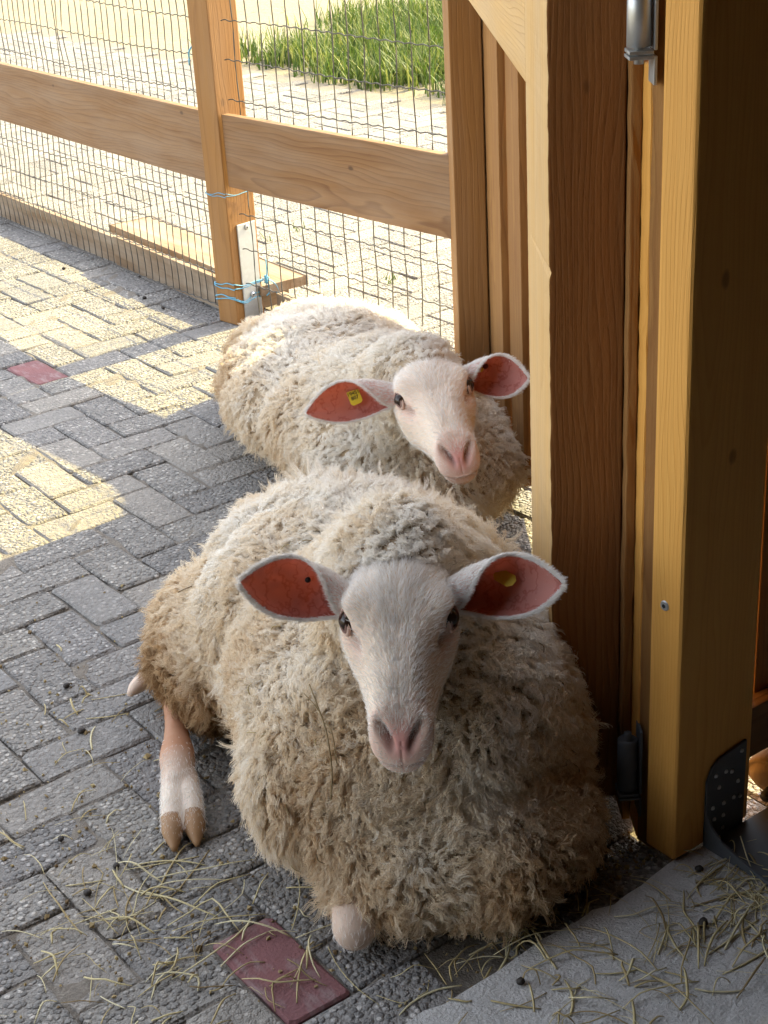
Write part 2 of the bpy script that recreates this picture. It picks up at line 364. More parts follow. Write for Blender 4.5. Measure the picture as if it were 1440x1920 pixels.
def paver_mesh(k, ragged):
    r = np.random.default_rng(k); hx, hy, c = CW / 2 - gap, CW - gap, 0.006
    P = [(-hx + c, -hy), (hx - c, -hy), (hx, -hy + c), (hx, -hy / 3), (hx, hy / 3), (hx, hy - c), (hx - c, hy), (-hx + c, hy), (-hx, hy - c), (-hx, hy / 3), (-hx, -hy / 3), (-hx, -hy + c)]
    P = np.array(P) + r.normal(size=(12, 2)) * ragged; zt = 0.025 + r.normal(size=12) * 0.0006; q = 1 - np.array([0.0042 / hx, 0.0042 / hy]) * r.uniform(0.6, 1.5, (12, 1))
    V = [(x * a, y * b, z) for (x, y), (a, b), z in zip(P, q, zt)] + [(x, y, 0.021) for x, y in P] + [(x, y, -0.025) for x, y in P]
    F = [list(range(12))] + [[12 + i, 12 + (i + 1) % 12, (i + 1) % 12, i] for i in range(12)] + [[24 + i, 24 + (i + 1) % 12, 12 + (i + 1) % 12, 12 + i] for i in range(12)]
    return mesh_data('paver', V, F, MT['paver'])
for k in range(14): variants.append(paver_mesh(k, 0.0014))
redmesh = variants[0].copy(); redmesh.materials.clear(); redmesh.materials.append(MT['red'])

def proj(p):
    d = np.asarray(p, float) - CAM; z = d @ FWD
    return 720 + 2884 * (d @ RIGHT) / z, 960 + 2884 * (d @ DOWN) / z, z

cand = []; far = []
for i in range(-34, 38):
    for j in range(-1, 90):
        c = (i - j + 3) % 4
        if c == 0: x, y, rot = PX0 + (i + 1) * CW, PY0 + (j + 0.5) * CW, 1
        elif c == 3: x, y, rot = PX0 + (i + 0.5) * CW, PY0 + (j + 1) * CW, 0
        else: continue
        if x > 4.9 or y > 10.9: continue
        if y < 1.37 and rot == 0 and y - CW < 1.26: y += 0
        if y - (CW if rot == 0 else CW / 2) < 1.262: continue
        px, py, dz = proj((x, y, 0))
        vis = -60 < px < 1500 and -60 < py < 2000
        under = 1.0 < x < 1.9 and (0.575 * x + 0.818 * y) > 1.80 and -0.2 < 0.818 * x - 0.575 * y < 0.5      # below the sheep and the door
        cand.append(((0 if (vis and not under and x < 2.34) else 1), dz, x, y, rot, i, j))
cand.sort()
near = [c for c in cand if c[0] == 0][:298]; ns = set((c[5], c[6]) for c in near)
def nearest(px_, py_): return min((c for c in near if c[4] == 0), key=lambda c: (c[2] - px_) ** 2 + (c[3] - py_) ** 2)[5:]
reds = {nearest(0.834, 1.478): 'purple-red brick in front of the sheep\'s knee', nearest(1.715, 4.11): 'red brick half in sun by the left edge'}
for k, (_, dz, x, y, rot, i, j) in enumerate(near):
    isred = (i, j) in reds
    o = bpy.data.objects.new('brick' if isred else 'paver', redmesh if isred else variants[int(rng.integers(14))]); link(o, pav)
    o.location = (x, y, -0.0255 + float(rng.normal() * 0.0012)); o.rotation_euler = (float(rng.normal() * 0.008), float(rng.normal() * 0.008), (math.pi / 2 if rot else 0) + float(rng.normal() * 0.012) + (math.pi if rng.random() < 0.5 else 0))
    if isred: o['label'] = reds[(i, j)]
J = Join()
for (_, dz, x, y, rot, i, j) in cand:
    if (i, j) in ns: continue
    hx, hy = (CW - gap, CW / 2 - gap) if rot else (CW / 2 - gap, CW - gap); b = 0.003; z = float(rng.normal() * 0.0012)
    q = rng.normal(size=(4, 2)) * 0.0015
    T = [(x + sx * (hx - b) + q[k][0], y + sy * (hy - b) + q[k][1], z) for k, (sx, sy) in enumerate(((-1, -1), (1, -1), (1, 1), (-1, 1)))]
    B = [(x + sx * hx + q[k][0], y + sy * hy + q[k][1], z - 0.0035) for k, (sx, sy) in enumerate(((-1, -1), (1, -1), (1, 1), (-1, 1)))]
    C = [(v[0], v[1], -0.03) for v in B]
    J.add(T + B + C, [(0, 1, 2, 3)] + [(4 + k, 4 + (k + 1) % 4, (k + 1) % 4, k) for k in range(4)] + [(8 + k, 8 + (k + 1) % 4, 4 + (k + 1) % 4, 4 + k) for k in range(4)], 0, tone=float(rng.random()))
tag(J.build('far_pavers', MT['paver'], pav), kind='stuff')
# a concrete slab under the barn
n = 60
fe = [(x, 1.252 + 0.004 * math.sin(x * 23) + float(rng.normal() * 0.0025)) for x in np.linspace(-3.2, 4.2, n * 4)]
V = [(x, y, 0.028) for x, y in fe] + [(x, y + 0.006, 0.020) for x, y in fe] + [(x, y + 0.006, -0.03) for x, y in fe] + [(4.2, -4, 0.028), (-3.2, -4, 0.028)]
N = len(fe); F = [list(range(N))[::-1] + [3 * N + 1, 3 * N][:2]]
F = [list(range(N)) + [3 * N, 3 * N + 1]] + [(k + 1, k, N + k, N + k + 1) for k in range(N - 1)] + [(N + k + 1, N + k, 2 * N + k, 2 * N + k + 1) for k in range(N - 1)]
tag(mobj('floor', V, F, MT['slab']), 'rough grey concrete floor slab of the barn', None, None, 'structure')

# ------------------------------------------------------------------ barn shell (mostly behind the camera)
barn = empty('barn', (1.5, -1.0, 0), 'timber barn whose doorway the picture looks out of', 'barn')
for k in range(13):
    timber('wall_board', (1.60 + k * 0.2, 1.29, 0.13), (0, 0, 1), (1, 0, 0), (2.25, 0.197, 0.02), MT['board'], barn, 0.002)
timber('wall_rail', (1.56, 1.262, 0.13), (1, 0, 0), (0, 1, 0), (2.6, 0.026, 0.09), MT['barn'], barn)
timber('wall_rail', (1.56, 1.262, 2.05), (1, 0, 0), (0, 1, 0), (2.6, 0.026, 0.14), MT['barn'], barn)
for k in range(26):
    timber('wall_board', (4.19, -3.9 + k * 0.2, 0.02), (0, 0, 1), (0, 1, 0), (2.37, 0.1985, 0.02), MT['barn'], barn, 0.002)
    timber('wall_board', (-3.0, -3.9 + k * 0.2, 0.02), (0, 0, 1), (0, 1, 0), (2.37, 0.1985, 0.02), MT['barn'], barn, 0.002)
for k in range(36):
    timber('wall_board', (-3.0 + k * 0.2, -3.95, 0.02), (0, 0, 1), (1, 0, 0), (2.37, 0.1985, 0.02), MT['barn'], barn, 0.002)
for k in range(37):
    timber('roof_board', (-3.05 + k * 0.2, -4.0, 2.40), (0, 1, 0), (1, 0, 0), (5.50, 0.1985, 0.025), MT['barn'], barn, 0.002)  # unseen front eaves, length set to shade the faces towards the camera
for k in range(15):
    timber('wall_board', (-3.0 + k * 0.2, 1.26, 0.02), (0, 0, 1), (1, 0, 0), (2.37, 0.1985, 0.02), MT['barn'], barn, 0.002)  # unseen front wall left of the doorway, extended to darken the interior
timber('lintel', (-3.0, 1.255, 2.20), (1, 0, 0), (0, 1, 0), (7.2, 0.06, 0.18), MT['barn'], barn)

# doorway post with its steel shoe, right of the picture
cp = empty('door_post', (1.47, 1.29, 0), 'honey-coloured square timber door post with a steel foot bracket', 'post')
timber('beam', (1.39, 1.252, 0.030), (0, 0, 1), (1, 0, 0), (2.16, 0.165, 0.059), MT['post'], cp, 0.008, segs=3)
timber('jamb_lath', (1.412, 1.3125, 0.006), (0, 0, 1), (1, 0, 0), (2.15, 0.14, 0.036), MT['board'], cp, 0.002)
def bracket():
    J = Join(); yf = 1.2505
    pts = [(1.452, 0.03), (1.452, 0.145), (1.462, 0.166), (1.478, 0.176), (1.536, 0.184), (1.536, 0.03)]
    V = [(x, yf - 0.004, z) for x, z in pts] + [(x, yf, z) for x, z in pts]; k = len(pts)
    J.add(V, [list(range(k)), list(range(k, 2 * k))[::-1]] + [(i, k + i, k + (i + 1) % k, (i + 1) % k) for i in range(k)])
    # foot plate and curved side flange
    fp = [(1.452, 1.246), (1.452, 1.10), (1.62, 1.10), (1.62, 1.246)]
    V = [(x, y, 0.034) for x, y in fp] + [(x, y, 0.029) for x, y in fp]
    J.add(V, [(0, 1, 2, 3), (7, 6, 5, 4)] + [(i, 4 + i, 4 + (i + 1) % 4, (i + 1) % 4) for i in range(4)])
    pr = [(1.2465, 0.09), (1.236, 0.070), (1.215, 0.055), (1.18, 0.045), (1.14, 0.038), (1.10, 0.034)]
    for xx in (1.452, 1.616):
        V = [(xx, y, z) for y, z in pr] + [(xx, y, 0.034) for y, z in pr] + [(xx + 0.004, y, z) for y, z in pr] + [(xx + 0.004, y, 0.034) for y, z in pr]; q = len(pr)
        J.add(V, [(i, i + 1, q + i + 1, q + i) for i in range(q - 1)] + [(2 * q + i + 1, 2 * q + i, 3 * q + i, 3 * q + i + 1) for i in range(q - 1)] + [(i + 1, i, 2 * q + i, 2 * q + i + 1) for i in range(q - 1)])
    return J.build('bracket', MT['steel'], cp)
br = bracket()
for i, (x, z) in enumerate(((1.525, 0.170), (1.47, 0.150), (1.492, 0.148), (1.505, 0.142), (1.478, 0.126), (1.52, 0.118), (1.466, 0.094), (1.49, 0.092), (1.512, 0.092), (1.526, 0.088), (1.47, 0.072), (1.49, 0.070), (1.49, 0.047))):
    V, F = cyl((x, 1.2475, z), (0, -1, 0), 0.0046, 0.0030, 10, 0.0026); mobj('screw', V, F, MT['zinc'], br, True)
V, F = cyl((1.56, 1.165, 0.034), (0, 0, 1), 0.0125, 0.013, 6); mobj('nut', V, F, MT['zinc'], br)
V, F = cyl((1.56, 1.165, 0.047), (0, 0, 1), 0.0065, 0.018, 14); mobj('bolt', V, F, MT['zinc'], br, True)
V, F = cyl((1.56, 1.165, 0.0345), (0, 0, 1), 0.018, 0.002, 20); mobj('washer', V, F, MT['zinc'], br)
V, F = cyl((1.391, 1.283, 0.452), (-1, 0, 0), 0.0085, 0.003, 18, 0.0065); sc = mobj('screw', V, F, MT['zinc'], cp)
V, F = cyl((1.388, 1.283, 0.452), (-1, 0, 0), 0.0032, 0.0006, 6); mobj('socket', V, F, MT['rubber'], sc)
# tan log lying outside, behind the post
lg = empty('log', (1.75, 1.28, 0.03), 'tan rounded log end lying on the floor behind the door post', 'log')
V, F = tube([(1.606, 1.266, 0.066), (1.613, 1.268, 0.068), (1.64, 1.270, 0.070), (1.80, 1.272, 0.070), (2.1, 1.27, 0.066)], [0.012, 0.030, 0.040, 0.041, 0.039], 20, 20); mobj('stem', V, F, MT['plank'], lg, True)
V, F = tube([(1.596, 1.255, 0.046), (1.64, 1.262, 0.050)], [0.009, 0.010], 4, 12); mobj('branch_stub', V, F, MT['rubber'], lg, True)

# ------------------------------------------------------------------ stable door standing open
ph = math.radians(55.0); U = arr(math.cos(ph), math.sin(ph), 0); Nn = arr(U[1], -U[0], 0); P1 = arr(1.353, 1.473, 0); Z = arr(0, 0, 1)
def D(s, t, z): return P1 + U * s + Nn * t + Z * z
door = empty('stable_door', tuple(D(0.9, 0.05, 0)), 'timber stable door standing open beside the two sheep', 'door')
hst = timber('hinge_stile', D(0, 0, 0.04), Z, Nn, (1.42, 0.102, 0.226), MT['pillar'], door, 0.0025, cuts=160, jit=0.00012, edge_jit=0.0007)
hst.data.materials.append(MT['planed'])                       # planed and paler on the inner side, rough-sawn and darker red-brown elsewhere
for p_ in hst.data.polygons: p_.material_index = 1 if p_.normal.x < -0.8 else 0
timber('far_stile', D(1.711, 0, 0.03), Z, Nn, (1.43, 0.076, 0.19), MT['fpost'], door, 0.003)
timber('door_rail', D(0.230, 0.0006, 1.105), U, Z, (1.478, 0.145, 0.035), MT['planed'], door, 0.002)
for (s0, s1, t0) in ((1.412, 1.78, 0.080), (1.168, 1.409, 0.0965), (0.93, 1.165, 0.1145), (0.70, 0.927, 0.0965), (0.47, 0.697, 0.1145), (0.24, 0.467, 0.0965)):
    timber('board', D(s0, t0, 0.045), Z, Nn, (1.38, 0.024, s1 - s0), MT['board'], door, 0.002, cuts=40, jit=0.0003, seed=int(s0 * 100))
timber('board', D(-0.024, 0.1035, 0.012), Z, Nn, (1.43, 0.0140, 0.235), MT['board'], door, 0.002, cuts=40, jit=0.0007, seed=3)
timber('edge_batten', D(-0.070, 0.1185, 0.012), Z, Nn, (1.155, 0.018, 0.10), MT['post'], door, 0.003, cuts=44, jit=0.0007, seed=5)
timber('board', D(-0.004, 0.1370, 0.012), Z, Nn, (1.45, 0.016, 0.20), MT['board'], door, 0.002)
def hinge(z, mat):
    h = Join(); c = D(-0.078, 0.1015, z)
    h.add(*cyl(c + Z * 0.007, Z, 0.0150, 0.085, 28), 0)
    V, F = cyl(c - Z * 0.014, Z, 0.006, 0.118, 12); h.add(V, F, 0)
    o = h.build('hinge', mat, door, True)
    timber('hinge_plate', D(-0.094, 0.0870, z - 0.001), Nn, U, (0.0300, 0.034, 0.0042), mat, o, 0.001)
    timber('hinge_plate', D(-0.094, 0.0870, z - 0.0075), Nn, U, (0.0300, 0.034, 0.0042), mat, o, 0.001)
    timber('hinge_plate', D(-0.094, 0.1172, z - 0.038), Z, Nn, (0.0345, 0.0042, 0.034), mat, o, 0.001)
    timber('hinge_plate', D(-0.094, 0.1172, z + 0.0034), Z, Nn, (0.11, 0.0042, 0.034), mat, o, 0.001)
    return o
hinge(1.188, MT['zinc']); hinge(0.105, MT['steel'])

# ------------------------------------------------------------------ wire fence
fence = empty('fence', (2.36, 3.98, 0), 'wire mesh fence with larch rails and a square wooden post', 'fence')
a = math.radians(9.0); fx_, fy_ = arr(math.cos(a), math.sin(a), 0), arr(-math.sin(a), math.cos(a), 0)
po = arr(2.330, 3.953, 0.0)
timber('post', po, Z, fx_, (1.5, 0.112, 0.088), MT['fpost'], fence, 0.004, segs=3)
timber('rail', (2.424, 2.990, 0.432), (-.081, .965, 0), (0, 0, 1), (.965, 0.214, 0.026), MT['rail'], fence, 0.003)
timber('rail', (2.343, 4.045, 0.428), (0, 1, 0), (0, 0, 1), (2.7, 0.214, 0.026), MT['rail'], fence, 0.003)
timber('rail', (2.343, 4.045, 1.26), (0, 1, 0), (0, 0, 1), (2.7, 0.10, 0.026), MT['rail'], fence, 0.003)
timber('post', (2.375, 6.75, 0), Z, (1, 0, 0), (1.5, 0.11, 0.09), MT['fpost'], fence, 0.004)
timber('bottom_board', (2.402, 4.83, -0.004), (0, 1, 0), (0, 0, 1), (2.2, 0.098, 0.022), MT['plank'], fence, 0.002)
timber('bottom_board', (2.376, 4.062, 0.0), (0.02, 1, 0), (0, 0, 1), (0.80, 0.104, 0.020), MT['plank'], fence, 0.002)
timber('bottom_board', (2.47, 2.6, 0.0), (0, 1, 0), (0, 0, 1), (1.34, 0.075, 0.030), MT['plank'], fence, 0.002)
pl_ = empty('plank', (2.52, 4.5, 0), 'loose sun-bleached plank lying flat behind the fence post', 'plank')
timber('board', (2.425, 3.955, 0.076), (0.035, 1, 0), (1, -0.035, 0), (1.06, 0.17, -0.024), MT['plank'], pl_, 0.003)
timber('batten', (2.44, 4.05, -0.012), (1, 0, 0), (0, 1, 0), (0.15, 0.06, 0.064), MT['plank'], pl_, 0.003)
timber('batten', (2.46, 4.85, -0.012), (1, 0, 0), (0, 1, 0), (0.15, 0.06, 0.064), MT['plank'], pl_, 0.003)
W = Join(); wx0 = 2.371
def wxf(y): return wx0 + max(0.0, 3.95 - y) * 0.085
def wire(P, r): W.add(*tube(P, [r] * len(P), len(P), 5, False))
def bend(y, z):
    """how far the old mesh bulges out of its plane and sideways"""
    b = math.exp(-((y - 5.35) / 0.28) ** 2 - ((z - 0.16) / 0.16) ** 2)
    b2 = math.exp(-((y - 5.02) / 0.10) ** 2 - ((z - 0.78) / 0.12) ** 2)
    return -0.006 * b - 0.004 * b2, 0.03 * b - 0.03 * b2 * math.sin((y - 5.02) * 30)
y = 2.90
while y < 6.75:
    if 3.945 < y < 4.05: y += 0.05; continue
    zs = np.linspace(0.015, 1.33, 30); ph0 = rng.uniform(0, 6); am = rng.uniform(0.001, 0.004)
    wire([(wxf(y) + bend(y, z)[0] + 0.0015 * math.sin(z * 30), y + bend(y, z)[1] + am * math.sin(z * 7 + ph0), z) for z in zs], 0.0019)
    y += (0.0455 if y > 4.0 else 0.062) + float(rng.normal() * 0.0015)
for k in range(12):
    z0 = 0.015 + 0.1115 * k
    for ya, yb in ((2.90, 3.95), (4.05, 6.75)):
        ys = np.arange(ya, yb, 0.0115)
        wire([(wxf(q) - 0.002 + bend(q, z0)[0], q, z0 + 0.0022 * math.sin(q * 138) + 0.004 * math.sin(q * 5 + k) + 0.012 * bend(q, z0)[1]) for q in ys], 0.0018)
W.build('wire_mesh', MT['wire'], fence, True)
# galvanised strap on the post's side
so = po + fx_ * 0.030 - fy_ * 0.0048
st = timber('post_strap', so + Z * 0.0, Z, fx_, (0.325, 0.072, 0.0045), MT['zinc'], fence, 0.0018)
bm = bmesh.new(); bm.from_mesh(st.data)
for v in bm.verts:
    if v.co.z > 0.155 and abs(v.co.x) > 0.028: v.co.z -= 0.014
bm.to_mesh(st.data); bm.free()
for z in (0.298, 0.085):
    V, F = cyl(so + fx_ * 0.036 + Z * z, -fy_, 0.0095, 0.0045, 16, 0.007); q = mobj('bolt', V, F, MT['zinc'], st, True)
    V, F = cyl(so + fx_ * 0.036 + Z * z - fy_ * 0.0045, -fy_, 0.0035, 0.0006, 8)
    mobj('bolt_socket', V, F, MT['rubber'], st)
# blue baler twine tied round the post
def twine_loop(zs, r, label, knot=False, slack=0.006):
    t = empty('twine', tuple(po + fx_ * 0.05 + Z * zs[0]), label, 'twine', 'twine on the fence post')
    e = r + 0.001; c0 = [po - fx_ * e - fy_ * e + fy_ * 0, po + fx_ * (0.112 + e) - fy_ * (e + 0.004), po + fx_ * (0.112 + e) + fy_ * (0.088 + e), po - fx_ * e + fy_ * (0.088 + e)]
    for k, z in enumerate(zs):
        P = []
        for i in range(5):
            a_, b_ = c0[i % 4], c0[(i + 1) % 4]
            for f in (0.0, 0.33, 0.66):
                if i == 4 and f > 0: break
                P.append(a_ + (b_ - a_) * f + Z * (z + slack * math.sin(3 * i + 5 * f + k) - (0.01 if i == 0 and 0 < f < 0.5 else 0)))
        V, F = tube(P, [r] * len(P), 60, 6); mobj('strand', V, F, MT['twine'], t, True)
    if knot:
        K = po + fx_ * 0.118 - fy_ * 0.012
        ends = [[(0, 0, 0.10), (0.004, -0.004, 0.14), (0.006, -0.002, 0.185)], [(0, 0, 0.125), (0.03, -0.01, 0.10), (0.045, -0.012, 0.06)], [(0, 0, 0.12), (0.026, -0.006, 0.105), (0.036, -0.012, 0.045)], [(-0.004, -0.004, 0.07), (0.004, -0.01, 0.085), (0.0, -0.004, 0.13)]]
        for P in ends:
            V, F = tube([K + fx_ * p[0] + fy_ * p[1] + Z * p[2] for p in P], [r * 1.3, r * 1.2, r], 12, 6); mobj('loose_end', V, F, MT['twine'], t, True)
        V, F = tube([K + Z * 0.108, K + Z * 0.122 + fx_ * 0.006, K + Z * 0.133], [0.006, 0.0085, 0.005], 8, 8); mobj('knot', V, F, MT['twine'], t, True)
    return t
twine_loop([0.118, 0.128, 0.078, 0.086], 0.0017, 'doubled light blue baler twine knotted low round the fence post', True)
twine_loop([0.405, 0.409], 0.0010, 'thin blue twine tied round the fence post just under the rail')
tw = empty('twine', (2.33, 4.06, 0.80), 'short blue twine end hanging high on the far side of the fence post', 'twine', 'twine on the fence post')
V, F = tube([(2.335, 4.062, 0.835), (2.328, 4.075, 0.815), (2.332, 4.085, 0.80), (2.326, 4.08, 0.775)], [0.0018, 0.003, 0.003, 0.0015], 10, 6); mobj('strand', V, F, MT['twine'], tw, True)

# ------------------------------------------------------------------ grass beyond the paving
def blades(name, n, area, hmin, hmax, mat, w=0.006, seed=1, parent=None, kind='stuff', label=None, cat=None):
    r = np.random.default_rng(seed); P = area(r, n); n = len(P); h = r.uniform(hmin, hmax, n); az = r.uniform(0, 2 * math.pi, n); lean = r.uniform(0.15, 0.75, n)
    K = 4; d = np.stack([np.cos(az), np.sin(az)], 1); sx = np.stack([-np.sin(az), np.cos(az)], 1); V = np.zeros((n, 2 * K, 3))
    for k in range(K):
        f = k / (K - 1); c = P + d * (lean * h * f ** 1.8)[:, None]; z = h * (f - 0.3 * lean * f * f); ww = w * (1 - f ** 1.5) * 0.5 + 0.0003
        V[:, 2 * k, :2] = c - sx * ww; V[:, 2 * k + 1, :2] = c + sx * ww; V[:, 2 * k, 2] = V[:, 2 * k + 1, 2] = z - 0.02
    base = (np.arange(n) * 2 * K)[:, None, None]; q = np.array([[2 * k, 2 * k + 1, 2 * k + 3, 2 * k + 2] for k in range(K - 1)])[None]
    o = mobj(name, V.reshape(-1, 3), (base + q).reshape(-1, 4), mat, parent, True, None, {'tint': np.repeat(r.random(n) ** 1.2, 2 * K)})
    return tag(o, label, cat, None, kind)
def g_area(r, n):
    x = r.uniform(4.95, 7.6, n); y = r.uniform(3.5, 9.6, n)
    edge = 8.25 + 0.42 * (x - 5.0) + 0.25 * np.sin(x * 4) ; k = (y < edge + r.normal(size=n) * 0.25) & (x > 5.02 + 0.10 * np.sin(y * 5) + 0.06 * np.sin(y * 17) + np.abs(r.normal(size=n)) * 0.22) & (np.sin(x * 9 + 2 * np.sin(y * 7)) + np.sin(y * 11) > -1.3)
    return np.stack([x[k], y[k]], 1)
blades('grass', 42000, g_area, 0.06, 0.22, MT['grass'], 0.011, 2, None, 'stuff', 'bright green grass growing beyond the paved path', None)
def w_area(r, n):
    c = np.array([(2.95, 4.72), (3.1, 4.75), (2.92, 3.95), (2.96, 4.0), (3.6, 3.6), (4.3, 5.2), (3.3, 3.75)]); k = r.integers(len(c), size=n)
    return c[k] + r.normal(size=(n, 2)) * 0.018
blades('weeds', 90, w_area, 0.02, 0.06, MT['grass'], 0.006, 5, None, 'stuff', 'small green weeds in the sunny paving joints', None)

# ------------------------------------------------------------------ hair strands
def hair(name, P, rad, tint, mat, parent):
    n, K = P.shape[:2]; L = np.array(root_loc(parent))
    cu = bpy.data.hair_curves.new(name); cu.add_curves([K] * n)
    cu.points.foreach_set('position', np.ascontiguousarray((P - L).reshape(-1), np.float32))
    ra = cu.attributes.get('radius') or cu.attributes.new('radius', 'FLOAT', 'POINT')
    ra.data.foreach_set('value', np.ascontiguousarray(rad.reshape(-1), np.float32))
    t = cu.attributes.new('tint', 'FLOAT', 'CURVE'); t.data.foreach_set('value', np.ascontiguousarray(np.clip(tint, 0, 1), np.float32))
    cu.materials.append(mat)
    return link(bpy.data.objects.new(name, cu), parent)

def lownoise(P, freq, seed):
    """smooth pseudo-noise from a few random plane waves, about -1..1"""
    r = np.random.default_rng(seed); o = 0
    for k in range(7): o = o + np.sin(P @ (r.normal(size=3) * freq) + r.uniform(0, 6.28))
    return o / 3.0

def sample_mesh(V, Q, n, r):
    Q = np.asarray(Q); T = np.concatenate([Q[:, [0, 1, 2]], Q[:, [0, 2, 3]]]) if Q.shape[1] == 4 else Q
    a, b, c = V[T[:, 0]], V[T[:, 1]], V[T[:, 2]]; fn = np.cross(b - a, c - a); ar = np.linalg.norm(fn, axis=1)
    vn = np.zeros_like(V)
    for k in range(3): np.add.at(vn, T[:, k], fn)
    vn /= np.linalg.norm(vn, axis=1)[:, None] + 1e-12
    i = r.choice(len(T), n, p=ar / ar.sum()); u, v = r.random(n), r.random(n); s = u + v > 1; u[s], v[s] = 1 - u[s], 1 - v[s]
    w = np.stack([1 - u - v, u, v], 1)[:, :, None]
    P = (V[T[i]] * w).sum(1); Nv = (vn[T[i]] * w).sum(1); Nv /= np.linalg.norm(Nv, axis=1)[:, None] + 1e-12
    return P, Nv, i, w

def remeshed(balls, voxel, smooth):
    """one continuous surface over overlapping ellipsoids (centre, three axis vectors)"""
    bm = bmesh.new(); bmesh.ops.create_icosphere(bm, subdivisions=4, radius=1.0); bv = np.array([v.co[:] for v in bm.verts]); bf = [[v.index for v in f.verts] for f in bm.faces]; bm.free()
    V = []; F = []
    for c, A in balls: F += [[i + len(V) * len(bv) for i in f] for f in bf]; V.append(np.asarray(c) + bv @ np.asarray(A))
    me = mesh_data('tmp', np.concatenate(V), F, []); ob = bpy.data.objects.new('tmp', me); COL.objects.link(ob)
    md = ob.modifiers.new('r', 'REMESH'); md.mode = 'VOXEL'; md.voxel_size = voxel
    sm = ob.modifiers.new('s', 'SMOOTH'); sm.factor = 0.5; sm.iterations = smooth
    dg = bpy.context.evaluated_depsgraph_get(); ev = ob.evaluated_get(dg); m2 = ev.to_mesh()
    v = np.zeros(len(m2.vertices) * 3); m2.vertices.foreach_get('co', v); q = [list(p.vertices) for p in m2.polygons]; v = v.reshape(-1, 3)
    ev.to_mesh_clear(); bpy.data.objects.remove(ob); bpy.data.meshes.remove(me)
    return v, [f for f in q if len(f) == 4]

# ------------------------------------------------------------------ sheep head
HS = np.array([  # s, top, bottom, half width, depth of the widest line, side squareness
    (-0.30, -0.050, -0.150, 0.052, 0.45, 2.2), (-0.15, -0.026, -0.150, 0.058, 0.42, 2.3), (0.0, -0.004, -0.150, 0.066, 0.36, 2.4), (0.10, 0.004, -0.152, 0.073, 0.32, 2.6), (0.20, 0.006, -0.154, 0.079, 0.30, 2.8),
    (0.28, 0.004, -0.154, 0.0795, 0.31, 2.8), (0.36, 0.002, -0.152, 0.074, 0.40, 2.4), (0.45, 0.001, -0.144, 0.0675, 0.49, 2.05), (0.55, 0.000, -0.130, 0.0575, 0.54, 1.9), (0.66, -0.002, -0.112, 0.0505, 0.55, 1.9),
    (0.76, -0.005, -0.098, 0.0455, 0.54, 2.0), (0.85, -0.009, -0.091, 0.0430, 0.53, 2.2), (0.92, -0.014, -0.088, 0.0425, 0.54, 2.2), (0.97, -0.019, -0.085, 0.041, 0.54, 2.2), (1.0, -0.022, -0.082, 0.038, 0.54, 2.1)])
